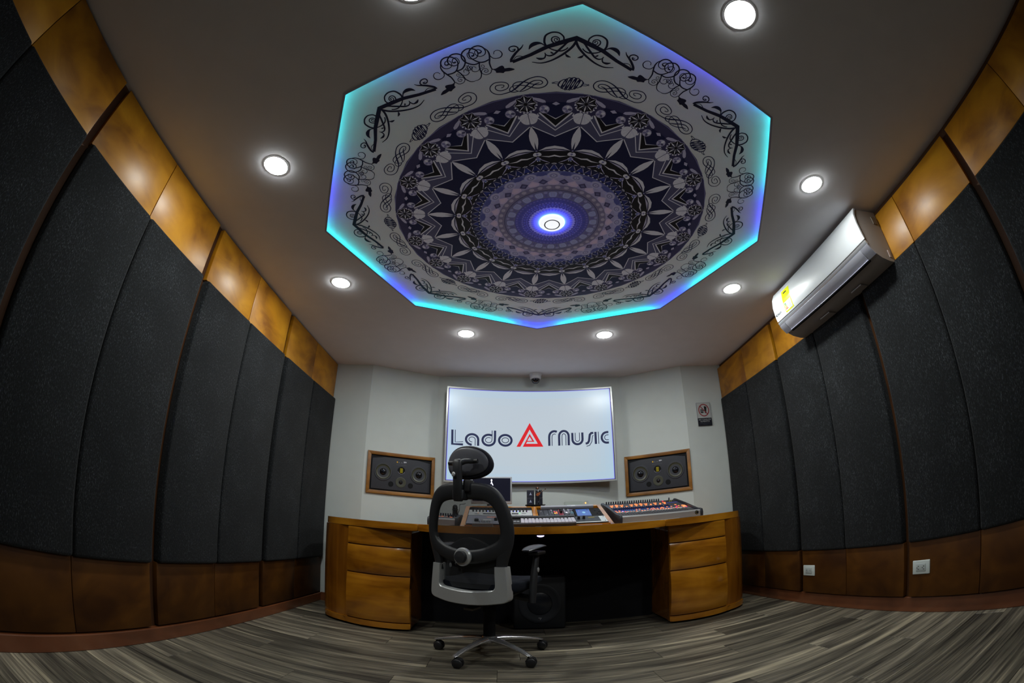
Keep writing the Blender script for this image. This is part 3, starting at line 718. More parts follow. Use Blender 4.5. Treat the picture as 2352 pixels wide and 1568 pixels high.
for i in range(n):
    for j in range(12):
        s0, s1 = -0.750+1.5*i/n, -0.750+1.5*(i+1)/n; z0, z1 = 1.184+0.853*j/12, 1.184+0.853*(j+1)/12
        sc_, zc = (s0+s1)/2/0.75, ((z0+z1)/2-1.61)/0.43
        e = max(abs(sc_)**6, abs(zc)**6)
        c = (0.53-0.06*e-0.04*max(0, -zc)*abs(sc_), 0.61+0.01*e, 0.68+0.09*e)
        o = len(A.V); A.V += [A.f(s0, z0, 0), A.f(s1, z0, 0), A.f(s1, z1, 0), A.f(s0, z1, 0)]
        A.F.append((o, o+1, o+2, o+3)); A.C.append(c)
EDGE = (0.22, 0.22, 0.85)
for P in ([(-0.750+1.5*i/30, 2.037) for i in range(31)], [(-0.750+1.5*i/30, 1.184) for i in range(31)], [(-0.750, 1.184), (-0.750, 2.037)], [(0.750, 1.184), (0.750, 2.037)]):
    A.stroke(P, 0.006, EDGE, 1)
A.obj('screen', M_screen, tv)
A = Art(lambda a, b, l: tvl(a, b, 0.0045+0.0003*l))
K = (0.006, 0.012, 0.060); RD = (0.72, 0.0, 0.004)
def dbl(P, side, smooth=0, closed=False):
    """thick dark line with a thin companion on one side"""
    A.stroke(P, 0.020, K, 1, closed, smooth)
    Q = []
    n = len(P)
    for i, p in enumerate(P):
        a = P[(i-1) % n] if closed else P[max(i-1, 0)]; b = P[(i+1) % n] if closed else P[min(i+1, n-1)]
        dx, dy = b[0]-a[0], b[1]-a[1]; L = math.hypot(dx, dy) or 1
        d1 = (p[0]-a[0], p[1]-a[1]); L1 = math.hypot(*d1) or L; ch = max(0.7, abs((d1[0]*dx+d1[1]*dy)/(L1*L))) if (0 < i < n-1 or closed) else 1
        Q.append((p[0]-dy/L*0.026*side/ch, p[1]+dx/L*0.026*side/ch))
    A.stroke(Q, 0.0065, K, 1, closed, smooth)
def arc(cx, cy, rx, ry, a0, a1, n=16): return [(cx+rx*cos(radians(a0+(a1-a0)*i/n)), cy+ry*sin(radians(a0+(a1-a0)*i/n))) for i in range(n+1)]
dbl([(-0.709, 1.645), (-0.706, 1.512), (-0.610, 1.512)], 1)                                   # L
dbl(arc(-0.530, 1.563, 0.055, 0.049, 268, 0, 22)[::1] + [(-0.475, 1.506)], -1)               # a
dbl(arc(-0.380, 1.563, 0.056, 0.050, 90, 360, 24) + [(-0.323, 1.600), (-0.323, 1.654)], 1)     # d
dbl(arc(-0.380, 1.563, 0.056, 0.050, 60, 92, 4), 1)
dbl(arc(-0.229, 1.565, 0.057, 0.050, 0, 360, 30)[:-1], 1, closed=True)                         # o
dbl([(0.173, 1.513), (0.173, 1.590)] + arc(0.221, 1.600, 0.047, 0.050, 172, 60, 10), -1)       # M
dbl([(0.264, 1.513), (0.264, 1.590)] + arc(0.308, 1.600, 0.044, 0.050, 165, 0, 14) + [(0.351, 1.513)], -1)
dbl([(0.386, 1.629), (0.386, 1.575)] + arc(0.432, 1.566, 0.046, 0.046, 180, 360, 14) + [(0.478, 1.629)], 1)   # u
dbl([(0.579, 1.620), (0.560, 1.619), (0.546, 1.605), (0.541, 1.575), (0.536, 1.545), (0.524, 1.527), (0.505, 1.522)], 1)  # s
A.stroke([(0.598, 1.628), (0.598, 1.514)], 0.020, K, 1); A.stroke([(0.624, 1.628), (0.624, 1.514)], 0.0065, K, 1)          # I
dbl([(0.716, 1.619), (0.702, 1.619)] + arc(0.698, 1.569, 0.045, 0.049, 95, 265, 14) + [(0.716, 1.520)], 1)                 # c
A.poly([(-0.005, 1.731), (0.118, 1.506), (-0.070, 1.506), (-0.006, 1.628), (0.037, 1.553), (-0.029, 1.553), (-0.040, 1.534), (0.068, 1.534), (-0.006, 1.668), (-0.092, 1.506), (-0.127, 1.506)], RD, 1)
A.poly([(-0.006, 1.601), (0.017, 1.562), (-0.028, 1.562)], WH, 2)
A.obj('logo', M_screen, tv)
q = B(); q.box((-0.25, 0.004, -0.15), (0.25, 0.048, 0.15)); q.obj('wall_bracket', M_blkm, tv)

# ---------------------------------------------------------------- loudspeakers flush in the slanted walls
def speaker(name, p0, p1, label, mirror):
    """p0,p1: plan points of the left and right edge seen from the room"""
    d = Vector((p1[0]-p0[0], p1[1]-p0[1], 0)); L = d.length; d.normalize(); ang = math.atan2(d.y, d.x)
    mid = ((p0[0]+p1[0])/2, (p0[1]+p1[1])/2)
    r = empty(name, (mid[0], mid[1], 1.2075), label, 'speaker', rot=(0, 0, ang))
    w2, h2 = L/2, 0.1885
    fw = 0.030
    for a, b_ in (((-w2, h2-fw), (w2, h2)), ((-w2, -h2), (w2, -h2+fw))):
        q = B(); q.prism([(-w2, a[1] if a[1] > 0 else -h2), (w2, a[1] if a[1] > 0 else -h2), (w2-fw, 0), (-w2+fw, 0)] if False else
                         ([(-w2, h2), (w2, h2), (w2-fw, h2-fw), (-w2+fw, h2-fw)] if a[1] > 0 else [(-w2, -h2), (-w2+fw, -h2+fw), (w2-fw, -h2+fw), (w2, -h2)]),
                         -0.018, 0.004, f=lambda a, b, h: (a, h, b), bev=0.002); q.obj('frame_rail', M_frame, r, 30)
    for s in (-1, 1):
        q = B(); q.prism([(s*w2, h2), (s*(w2-fw), h2-fw), (s*(w2-fw), -h2+fw), (s*w2, -h2)], -0.018, 0.004, f=lambda a, b, h: (a, h, b), bev=0.002)
        q.obj('frame_rail', M_frame, r, 30)
    q = B(); q.box((-w2+fw-0.002, -0.004, -h2+fw-0.002), (w2-fw+0.002, 0.003, h2-fw+0.002)); q.obj('recess', M_dark, r)
    q = B(); bw, bh = w2-fw-0.014, h2-fw-0.012
    q.prism([(-bw, -bh), (bw, -bh), (bw, bh*0.86), (bw*0.6, bh*0.98), (0, bh), (-bw*0.6, bh*0.98), (-bw, bh*0.86)], -0.012, 0.001, f=lambda a, b, h: (a, h, b), bev=0.003)
    q.obj('baffle', M_spk, r, 30)
    for s in (-1, 1):
        x, z = s*0.165, 0.012
        q = B(); q.lathe([(0.083, 0), (0.083, 0.003), (0.078, 0.006), (0.068, 0.006), (0.066, 0.002)], (x, -0.011, z), (0, -1, 0), 40); ring_ = q.obj('woofer', M_spk, r, 30)
        q = B(); q.lathe([(0.070, 0.004), (0.066, 0.008), (0.062, 0.003), (0.034, -0.002), (0.030, -0.003)], (x, -0.012, z), (0, -1, 0), 40, False); q.obj('cone', M_cone, ring_, 40)
        q = B(); q.lathe([(0.032, -0.002), (0.028, 0.007), (0.018, 0.012), (0.001, 0.014)], (x, -0.012, z), (0, -1, 0), 32); q.obj('dust_cap', plain('glossy_black', (0.006, 0.006, 0.008), 0.12), ring_, 60)
    q = B(); q.lathe([(0.048, 0), (0.048, 0.003), (0.040, 0.004), (0.016, -0.0005)], (0, -0.0115, -0.070), (0, -1, 0), 32); mr = q.obj('midrange', M_cone, r, 30)
    q = B(); q.lathe([(0.017, 0), (0.012, 0.007), (0.001, 0.010)], (0, -0.012, -0.070), (0, -1, 0), 24); q.obj('dust_cap', plain('glossy_black', (0.006, 0.006, 0.008), 0.12), mr, 60)
    q = B(); q.lathe([(0.034, 0), (0.034, 0.004), (0.028, 0.005), (0.026, 0.001)], (0, -0.0115, 0.038), (0, -1, 0), 28); tw = q.obj('tweeter', M_dark, r, 30)
    q = B()
    for i in range(9): q.box((-0.0125, -0.0185, 0.016+0.0045*i), (0.0125, -0.0125, 0.0185+0.0045*i))
    q.box((-0.0125, -0.0150, 0.015), (0.0125, -0.0120, 0.0575)); q.obj('folded_ribbon', plain('gold_foil', (0.42, 0.34, 0.01), 0.4, metal=0.3), tw)
    q = B()
    q.ring_loft([[(rr_*cos(a), -y_, 0.038+rr_*sin(a)) for rr_, y_ in ((0.031, 0.0125), (0.035, 0.0125), (0.034, 0.0165), (0.031, 0.0165))] for a in [radians(200+i*14) for i in range(11)]])
    q.obj('lip', plain('lilac_metal', (0.30, 0.29, 0.38), 0.3, metal=0.5), tw, 40)
    for s in (-1, 1):
        q = B(); q.lathe([(0.0235, 0), (0.0235, 0.0015), (0.021, 0.0015), (0.021, -0.0001)], (s*0.090, -0.0126, -0.093), (0, -1, 0), 28); q.obj('bass_port', M_dark, r, 30)
    a_ = Art(lambda a, b, l: (a, -0.0122-0.0003*l, b))
    a_.poly([(-0.046, 0.105), (-0.036, 0.105), (-0.036, 0.117), (-0.046, 0.117)], (0.75, 0.42, 0.01), 1)
    for x0 in (-0.030, -0.006, 0.018):
        a_.stroke([(x0, 0.102), (x0+0.007, 0.113), (x0+0.014, 0.102)], 0.0018, (0.25, 0.26, 0.30), 1)
    a_.poly([(0.018, 0.112), (0.046, 0.112), (0.042, 0.121), (0.018, 0.121)], (0.55, 0.56, 0.62), 2)
    for i in range(7): a_.stroke([(-0.045+i*0.0135, 0.087), (-0.040+i*0.0135, 0.087)], 0.0035, (0.16, 0.17, 0.20), 1)
    a_.obj('markings', printed('speaker_print', 0.5), r)
    return r
def along(A_, B_, s, off=0.0):
    d = Vector((B_[0]-A_[0], B_[1]-A_[1])); L = d.length; d /= L; return (A_[0]+d.x*s+d.y*off, A_[1]+d.y*s-d.x*off)
WL0, WL1 = (-1.238, 3.748), (-0.647, 4.034); WR0, WR1 = (1.12, 4.038), (1.669, 3.734)
speaker('loudspeaker', along(WL0, WL1, 0.030, 0.0), along(WL0, WL1, 0.6545, 0.0), 'wood framed three-way loudspeaker in the slanted wall left of the television', 1)
speaker('loudspeaker', along(WR0, WR1, 0.003, 0.0), along(WR0, WR1, 0.6255, 0.0), 'wood framed three-way loudspeaker in the slanted wall above the lit mixing console', -1)

# dome camera
dc = empty('dome_camera', (0.285, 3.945, H), 'small white dome security camera on the ceiling above the television', 'security camera')
q = B(); q.lathe([(0.058, 0), (0.058, -0.014), (0.054, -0.020), (0.052, -0.045), (0.045, -0.052), (0.038, -0.052)], n=40); q.obj('base', plain('camera_white', (0.62, 0.62, 0.66), 0.35), dc, 40)
q = B(); q.lathe([(0.040, -0.050), (0.040, -0.062), (0.034, -0.080), (0.020, -0.092), (0.001, -0.096)], n=36); q.obj('dome', plain('smoked_dome', (0.010, 0.010, 0.014), 0.08, coat=0.8), dc, 60)

# no food sign
sg = empty('sign', (1.852, 3.7215, 1.7115), 'small black and white no food or drink sign on the right white wall', 'sign', rot=(0, 0, -0.022))
q = B(); q.box((-0.0735, -0.003, -0.1115), (0.0735, 0.003, 0.1115), 0.001, 1); q.obj('plate', plain('sign_grey', (0.26, 0.27, 0.29), 0.5), sg)
A = Art(lambda a, b, l: (a, -0.0034-0.0003*l, b))
A.poly([(-0.068, -0.038), (0.068, -0.038), (0.068, 0.106), (-0.068, 0.106)], (0.42, 0.44, 0.44), 0)
A.poly([(-0.0735, -0.1115), (0.0735, -0.1115), (0.0735, -0.038), (-0.0735, -0.038)], (0.006, 0.007, 0.014), 0)
A.poly([(0.004, 0.074), (0.010, 0.074), (0.014, 0.080), (0.018, 0.073), (0.032, 0.070), (0.024, 0.008), (0.010, 0.008)], (0.010, 0.010, 0.012), 1)
A.poly([(-0.036, 0.042), (-0.034, 0.049), (-0.006, 0.049), (-0.003, 0.042)], (0.010, 0.010, 0.012), 1)
A.poly([(-0.037, 0.038), (-0.002, 0.038), (-0.002, 0.026), (-0.037, 0.026)], (0.035, 0.035, 0.04), 1)
A.poly([(-0.036, 0.023), (-0.003, 0.023), (-0.006, 0.010), (-0.033, 0.010)], (0.02, 0.02, 0.022), 1)
A.stroke([(0.052*cos(2*pi*i/36), 0.038+0.056*sin(2*pi*i/36)) for i in range(36)], 0.0095, (0.26, 0.028, 0.034), 2, True)
A.stroke([(-0.036, 0.078), (0.036, -0.001)], 0.0085, (0.26, 0.028, 0.034), 3)
art_text(A, 'NO CONSUMIR', (0, -0.054), 0.0185, (0.42, 0.44, 0.46), 1)
art_text(A, 'ALIMENTOS', (0, -0.071), 0.0185, (0.42, 0.44, 0.46), 1)
for zz, ww in ((-0.086, 0.055), (-0.094, 0.055), (-0.101, 0.022)): A.stroke([(-ww, zz), (ww, zz)], 0.002, (0.06, 0.07, 0.09), 1)
A.obj('pictogram', printed('sign_print', 0.5), sg)

# ---------------------------------------------------------------- air conditioner
ac = empty('air_conditioner', (2.060, 1.80, 1.85), 'white split air conditioner with a yellow energy sticker high on the right wall', 'air conditioner')
def acp(p, y): return (p[0]-2.060, y, p[1]-1.85)
Y0, Y1 = -0.49, 0.49
body = [(2.060, 2.178), (1.868, 2.162), (1.842, 2.120), (1.833, 2.060), (1.838, 1.985), (1.846, 1.955), (1.855, 1.930), (1.872, 1.905), (1.900, 1.880), (1.945, 1.858), (2.010, 1.845), (2.060, 1.845)]
q = B(); q.ring_loft([[acp(p, Y0) for p in body], [acp(p, Y0+0.002) for p in body], [acp(p, Y1) for p in body]]); q.obj('body', M_acu, ac, 40)
fp = [(1.872, 2.1655), (1.860, 2.166), (1.834, 2.122), (1.824, 2.060), (1.829, 1.985), (1.837, 1.958), (1.8415, 1.962), (1.8355, 2.060), (1.845, 2.118)]
q = B(); q.ring_loft([[acp(p, Y0-0.006) for p in fp], [acp(p, Y1+0.004) for p in fp]]); q.obj('front_panel', M_ac, ac, 40)
lp = [(1.836, 1.950), (1.842, 1.937), (1.850, 1.930), (1.856, 1.936), (1.848, 1.952)]
q = B(); q.ring_loft([[acp(p, Y0-0.004) for p in lp], [acp(p, Y1+0.003) for p in lp]]); q.obj('trim_strip', plain('silver_strip', (0.5, 0.52, 0.56), 0.2, metal=0.5), ac, 40)
sh = [(1.845, 1.928), (1.852, 1.915), (1.868, 1.897), (1.892, 1.874), (1.900, 1.880), (1.872, 1.906), (1.853, 1.930)]
for a, b_ in ((Y0-0.003, Y0+0.060), (Y1-0.060, Y1+0.003)):
    q = B(); q.ring_loft([[acp(p, a) for p in sh], [acp(p, b_) for p in sh]]); q.obj('corner_cover', M_aclip, ac, 40)
q = B(); q.ring_loft([[acp((x-0.001, z-0.001), Y0+0.064) for x, z in sh], [acp((x-0.001, z-0.001), Y1-0.064) for x, z in sh]]); q.obj('air_flap', plain('flap_grey', (0.36, 0.36, 0.41), 0.25), ac, 40)
q = B(); q.box((-0.172, Y0+0.062, 0.018), (-0.155, Y1-0.062, 0.026)); q.obj('outlet_slot', M_dark, ac)
q = B(); q.box((-0.178, Y0+0.062, 0.0225), (-0.171, Y1-0.062, 0.0265), 0.001, 1); q.obj('flap_lip', plain('lip_lilac', (0.42, 0.42, 0.55), 0.3), ac)
for y_ in (-0.24, 0.10): 
    q = B(); q.box((-0.09, y_, -0.012), (-0.02, y_+0.10, -0.004), 0.003); q.obj('latch', M_acu, ac)
q = B(); q.box((-0.060, Y0-0.0065, 0.235), (-0.022, Y0-0.0002, 0.285), 0.002); q.obj('knockout', plain('label_brown', (0.16, 0.13, 0.10), 0.6), ac)
q = B(); q.box((-0.040, Y0-0.003, 0.020), (-0.020, Y0-0.0002, 0.065), 0.002); q.obj('clip', plain('clip_pink', (0.5, 0.42, 0.40), 0.5), ac)
# sticker, following the curved front panel
def facex(z):
    T = [(2.122, 1.834), (2.060, 1.824), (1.985, 1.829), (1.958, 1.837)]
    for (z1, x1), (z0, x0) in zip(T, T[1:]):
        if z >= z0: return x0+(x1-x0)*(z-z0)/(z1-z0)
    return 1.837
A = Art(lambda a, b, l: (facex(b)-2.060-0.0008-0.0003*l, a-1.80, b-1.85))
YS0, YS1 = 2.070, 2.165
for i in range(8):
    z0, z1 = 1.968+0.019*i, 1.968+0.019*(i+1)
    A.poly([(YS0, z0), (YS1, z0), (YS1, z1), (YS0, z1)], (0.62, 0.66, 0.0), 0)
for i in range(6): A.poly([(YS0+0.008, 1.975+0.010*i), (YS1-0.006, 1.975+0.010*i), (YS1-0.006, 1.985+0.010*i), (YS0+0.008, 1.985+0.010*i)], (0.60, 0.62, 0.64), 2)
for i, c in enumerate(((0.02, 0.22, 0.05), (0.15, 0.35, 0.05), (0.55, 0.45, 0.02), (0.60, 0.25, 0.02), (0.5, 0.08, 0.03))):
    A.poly([(YS1-0.010, 2.026-0.009*i), (YS1-0.026-0.003*i, 2.026-0.009*i), (YS1-0.026-0.003*i, 2.020-0.009*i), (YS1-0.010, 2.020-0.009*i)], c, 4)
for i in range(5): A.stroke([(YS0+0.014, 2.028-0.010*i), (YS0+0.040, 2.028-0.010*i)], 0.002, (0.2, 0.2, 0.22), 4)
for i in range(4): A.stroke([(YS0+0.012, 2.050+0.010*i), (YS1-0.012, 2.050+0.010*i)], 0.0022, (0.22, 0.22, 0.02), 2)
A.poly([(YS0+0.035, 2.094), (YS1-0.020, 2.094), (YS1-0.020, 2.104), (YS0+0.035, 2.104)], (0.03, 0.03, 0.02), 2)
A.obj('energy_sticker', printed('sticker_print', 0.3), ac)
A = Art(lambda a, b, l: (facex(b)-2.060-0.0008-0.0003*l, a-1.80, b-1.85))
for i, P in enumerate(([(0, 0), (0, 1), (.5, .4), (1, 1), (1, 0)], [(1, 1), (.2, 1), (0, .5), (.2, 0), (1, 0)], [(.5, 1), (0, .5), (.5, 0), (1, .5), (.5, 1)], [(0, 1), (0, .1), (1, .1), (1, 1)], [(0, 0), (.5, 1), (1, 0)], [(0, 1), (.5, .4), (1, 1), (.5, .4), (.5, 0)])):
    A.stroke([(2.284-i*0.0125-0.009*a, 1.992+0.013*b) for a, b in P], 0.0035, (0.03, 0.04, 0.05), 0)
A.obj('brand_mark', printed('mark_print', 0.3), ac)

# ---------------------------------------------------------------- power outlets on the right wall
def outlet(y0, y1, z0, z1, label, slots):
    r = empty('power_outlet', (2.0645, (y0+y1)/2, (z0+z1)/2), label, 'power outlet', group=None)
    w2, h2 = (y1-y0)/2, (z1-z0)/2
    q = B(); q.box((-0.007, -w2, -h2), (0.004, w2, h2), 0.004, 3); q.obj('cover_plate', M_socket, r, 40)
    q = B(); q.box((-0.0095, -w2*0.56, -h2*0.54), (-0.006, w2*0.56, h2*0.54), 0.0015, 2); q.obj('socket_face', plain('socket_face', (0.42, 0.46, 0.45), 0.4), r, 40)
    q = B()
    for s in (-1, 1):
        if slots:
            q.box((-0.0105, s*0.020-0.006, 0.006), (-0.0093, s*0.020+0.002, 0.0095)); q.box((-0.0105, s*0.020-0.006, -0.0105), (-0.0093, s*0.020+0.002, -0.007)); q.cyl((-0.0105, s*0.020+0.008, -0.001), (-0.0093, s*0.020+0.008, -0.001), 0.003)
        else:
            q.box((-0.0105, s*0.020-0.002, 0.001), (-0.0093, s*0.020+0.010, 0.003)); q.box((-0.0105, s*0.020-0.008, -0.006), (-0.0093, s*0.020, -0.004)); q.ball((-0.0092, s*0.020, 0.006), 0.003, 10)
    q.obj('pin_slots', plain('slot_grey%d' % slots, (0.06, 0.065, 0.06) if slots else (0.25, 0.27, 0.26), 0.6), r)['kind'] = 'stuff'
    return r
outlet(2.541, 2.673, 0.2195, 0.2955, 'white power outlet low on the right wall, the one nearer the desk', False)
outlet(1.483, 1.613, 0.2225, 0.2985, 'larger-looking white power outlet low on the right wall, nearer the viewer', True)

# ---------------------------------------------------------------- the desk
DX = 0.256; DT = 0.775; DB = 0.727
LD = Vector((DX, 3.30, 0.0)); TD = Matrix.Translation(-LD)
desk = empty('studio_desk', LD, 'wide curved honey wood studio desk with three drawers at each end', 'desk')
FR = crom([(0, 2.800), (0.5, 2.832), (0.82, 2.905), (1.15, 2.968), (1.42, 3.07), (1.58, 3.22), (1.637, 3.40)], 8)
FR = [p for p in FR]
def front_y(dx):
    dx = abs(dx)
    for a, b_ in zip(FR, FR[1:]):
        if dx <= b_[0]: return a[1]+(b_[1]-a[1])*(dx-a[0])/max(b_[0]-a[0], 1e-6)
    return FR[-1][1]
def section(x0, x1, zc):
    P = []
    n = 24
    for i in range(n+1):
        t = i/n; dx = x0+(x1-x0)*t; P.append((DX+dx, front_y(dx)))
    return P + [(DX+x1, 3.712), (DX+x0, 3.712)]
def side_section(s):
    P = [(DX+s*p[0], p[1]) for p in FR if p[0] > 0.822]
    P = [(DX+s*0.821, front_y(0.821))] + P + [(DX+s*1.637, 3.712), (DX+s*0.821, 3.712)]
    return P
q = B(TD); q.prism(section(-0.8195, 0.8195, 0), DB, DT, bev=0.009); q.obj('desktop_board', M_desk, desk, 30)
for s in (-1, 1):
    q = B(TD); q.prism(side_section(s), DB, DT, bev=0.009); q.obj('desktop_board', M_desk, desk, 30)
CF = [(0.885, 3.036), (1.00, 3.010), (1.12, 3.004), (1.24, 3.015), (1.345, 3.045)]
CF = crom(CF, 4)
SIDE = crom([(1.345, 3.045), (1.45, 3.085), (1.545, 3.155), (1.605, 3.255), (1.628, 3.38), (1.630, 3.50)], 5)
for s in (-1, 1):
    P = [(DX+s*a, b_) for a, b_ in CF] + [(DX+s*a, b_) for a, b_ in SIDE[1:]] + [(DX+s*1.630, 3.70), (DX+s*0.885, 3.70)]
    q = B(TD); q.prism(P, 0.022, DB-0.002, bev=0.004); cab = q.obj('cabinet_body', M_deskv, desk, 40)
    P2 = [(DX+s*a, b_-0.018) for a, b_ in CF] + [(DX+s*(a+0.004), b_-0.010) for a, b_ in SIDE[1:12]] + [(DX+s*1.50, 3.25), (DX+s*0.90, 3.25)]
    q = B(TD); q.prism(P2, 0.016, 0.056, bev=0.005); q.obj('cabinet_plinth', M_desk, desk, 40)
    P3 = [(DX+s*0.92, 3.06), (DX+s*1.36, 3.08), (DX+s*1.55, 3.22), (DX+s*1.58, 3.68), (DX+s*0.92, 3.68)]
    q = B(TD); q.prism(P3, 0.0, 0.024); q.obj('cabinet_foot', M_dark, desk)
    for z0, z1, bulge in ((0.604, 0.722, -0.006), (0.402, 0.596, 0.007), (0.064, 0.394, 0.016)):
        q = B(TD); R = []
        for a, b_ in CF[1:-1] if False else CF:
            ring_ = []
            for j in range(13):
                t = j/12; z = z0+(z1-z0)*t
                e = 0.004*(1-min(1, min(t, 1-t)*10))**2
                ring_.append((DX+s*(a if 0.888 < a < 1.342 else (0.888 if a < 1 else 1.342)), b_-0.020-bulge*sin(pi*t)**1.0*(1 if bulge > 0 else 1)+e, z))
            ring_ += [(DX+s*a, b_-0.001, z1), (DX+s*a, b_-0.001, z0)]
            R.append(ring_)
        q.ring_loft(R); q.obj('drawer', M_desk, desk, 40)
q = B(TD); q.box((DX-0.884, 3.425, 0.004), (DX+0.884, 3.445, DB-0.002)); q.obj('modesty_panel', plain('black_cloth', (0.008, 0.008, 0.010), 0.9, spec=0.2, bump=0.2, bscale=400), desk)
# rack housing on the desk
Lc = Vector((0, 3.02, 0.785)); SL = math.atan2(0.150, 0.430); KO = Matrix.Translation(Lc) @ Matrix.Rotation(SL, 4, 'X')   # local x, u, n
prof = [(2.985, DT+0.0005), (3.02, 0.783), (3.45, 0.933), (3.70, 0.933), (3.70, DT+0.0005)]
def cheek(x0, x1):
    q = B(TD); q.ring_loft([[(x0, a, b_) for a, b_ in prof], [(x1, a, b_) for a, b_ in prof]]); return q.obj('rack_cheek', M_desk, desk)
cheek(-0.297, -0.266); cheek(0.203, 0.240); cheek(0.712, 0.742)
q = B(TD); q.box((-0.266, 3.448, 0.905), (0.712, 3.70, 0.933), 0.002); q.obj('rack_shelf', M_desk, desk)
for x0, x1 in ((-0.266, 0.203), (0.240, 0.712)):
    q = B(TD); q.box((x0, 2.985, DT+0.0005), (x1, 3.028, 0.786), 0.002); q.obj('rack_front_rail', M_desk, desk)
    q = B(TD @ KO); q.box((x0, 0.425, -0.02), (x1, 0.455, 0.0), 0.002); q.obj('rack_top_rail', M_desk, desk)

def rack(name, x0, x1, u0, u1, n1, mat, label, cat, group=None):
    """a unit lying in the slope; returns its empty; local axes x, u, n with origin at its lower left front corner"""
    loc = KO @ Vector((x0, u0, 0))
    r = empty(name, loc, label, cat, rot=(SL, 0, 0), group=group)
    q = B(); dp = min(0.055, (0.785+u0*0.3294-0.7785)*0.92); q.box((0, 0.008 if dp < 0.05 else 0, -dp), (x1-x0, u1-u0, n1-0.002), 0.001, 1); q.obj('chassis', M_blkm, r)
    q = B(); q.box((0.0, 0.0, n1-0.003), (x1-x0, u1-u0, n1), 0.001, 1); q.obj('front_plate', mat, r)
    return r
def knobs(parent, pts, r=0.007, h=0.012, mat=None, n0=0.004, name='knob'):
    me = None
    for x, u in pts:
        if me is None:
            q = B(); q.lathe([(r*1.1, 0), (r, h*0.3), (r*0.85, h), (r*0.6, h*1.03)], (0, 0, 0), (0, 0, 1), 14); o = q.obj(name, mat or M_blk, parent, 40); me = o.data
        else: o = bpy.data.objects.new(name, me); COL.objects.link(o); o.parent = parent
        o.location = (x, u, n0)
def lights(parent, items, n0, name='indicator_lights', hgt=0.0):
    A = Art(lambda a, b, l: (a, b, n0+0.0002*l))
    for x, u, w_, h_, c in items: A.poly([(x-w_/2, u-h_/2), (x+w_/2, u-h_/2), (x+w_/2, u+h_/2), (x-w_/2, u+h_/2)], c, 0)
    o = A.obj(name, M_leds, parent); o['kind'] = 'stuff'; return o
def prints(parent, items, n0, name='panel_print', mat=None):
    A = Art(lambda a, b, l: (a, b, n0+0.0002*l))
    for x, u, w_, h_, c in items: A.poly([(x-w_/2, u-h_/2), (x+w_/2, u-h_/2), (x+w_/2, u+h_/2), (x-w_/2, u+h_/2)], c, 0)
    return A.obj(name, mat or printed('panel_ink', 0.5), parent, kind='stuff')
BLUE = (0.10, 0.14, 1.0); ORG = (1.0, 0.22, 0.03); RED = (1.0, 0.05, 0.08); GRN = (0.02, 0.85, 0.2); WHT = (0.8, 0.8, 0.95)
WX = 0.462
u1 = rack('rack_unit', -0.262, 0.199, 0.345, 0.420, 0.002, M_blkm, 'black blank rack unit in the top of the left bay, under the small monitor', 'audio equipment')
knobs(u1, [(0.03+0.028*i, 0.022) for i in range(15)], 0.004, 0.008, n0=0.002)
u2 = rack('rack_unit', -0.262, 0.199, 0.212, 0.340, 0.004, M_lgrey, 'light grey rack unit with a row of blue lights in the left bay', 'audio equipment')
knobs(u2, [(0.03+0.0245*i, 0.088) for i in range(17)], 0.0055, 0.012, n0=0.004)
lights(u2, [(0.131, 0.098, 0.017, 0.016, BLUE)] + [(x, 0.098, 0.013, 0.020, BLUE) for x in (0.300, 0.327, 0.353)] + [(0.424, 0.098, 0.011, 0.020, (0.7, 0.25, 1.0)), (0.37, 0.054, 0.010, 0.010, GRN), (0.07, 0.05, 0.006, 0.01, ORG)], 0.0048)
prints(u2, [(0.155, 0.035, 0.10, 0.020, (0.03, 0.03, 0.035)), (0.336, 0.040, 0.048, 0.030, (0.03, 0.03, 0.035)), (0.40, 0.046, 0.030, 0.012, (0.08, 0.08, 0.09)), (0.22, 0.07, 0.04, 0.01, (0.15, 0.15, 0.16)), (0.06, 0.03, 0.03, 0.015, (0.12, 0.12, 0.12))], 0.0046)
u3 = rack('rack_unit', -0.262, 0.199, 0.022, 0.206, 0.004, plain('blue_grey_panel', (0.19, 0.19, 0.235), 0.5), 'blue-grey rack unit with large black knobs at the foot of the left bay', 'audio equipment')
knobs(u3, [(0.20, 0.075), (0.305, 0.12), (0.343, 0.12), (0.385, 0.12), (0.24, 0.05)], 0.012, 0.020, n0=0.004)
lights(u3, [(0.140+0.007*i, 0.145, 0.005, 0.010, (0.75, 0.22, 0.08)) for i in range(9)] + [(0.310, 0.155, 0.020, 0.016, RED), (0.340, 0.157, 0.034, 0.018, GRN)], 0.0048)
prints(u3, [(0.05, 0.10, 0.05, 0.004, (0.3, 0.3, 0.33)), (0.36, 0.07, 0.06, 0.006, (0.08, 0.08, 0.1)), (0.44, 0.10, 0.01, 0.01, (0.5, 0.5, 0.5))], 0.0046)
# small box in front of the left bay
bx = empty('monitor_controller', (-0.142, 2.915, DT), 'small grey control box with short white knobs on the desk, seen through the chair back', 'audio equipment', rot=(0.0, 0, 0))
q = B(); q.ring_loft([[(s*0.066, a, b_) for a, b_ in ((-0.045, 0.001), (-0.050, 0.020), (0.045, 0.052), (0.050, 0.001))] for s in (-1, 1)]); q.obj('case', M_grey, bx)
KB = Matrix.Translation((0, -0.050, 0.020)) @ Matrix.Rotation(math.atan2(0.032, 0.095), 4, 'X')
kp = bpy.data.objects
for i in range(5):
    q = B(KB); q.lathe([(0.006, 0), (0.0045, 0.014)], (-0.02+0.016*i, 0.030, 0.001), (0, 0, 1), 12); q.obj('knob', plain('ivory_knob', (0.45, 0.46, 0.5), 0.4), bx, 40)
q = B(KB); q.lathe([(0.016, 0), (0.013, 0.016)], (-0.040, 0.055, 0.001), (0, 0, 1), 18); q.obj('dial', M_blk, bx, 40)
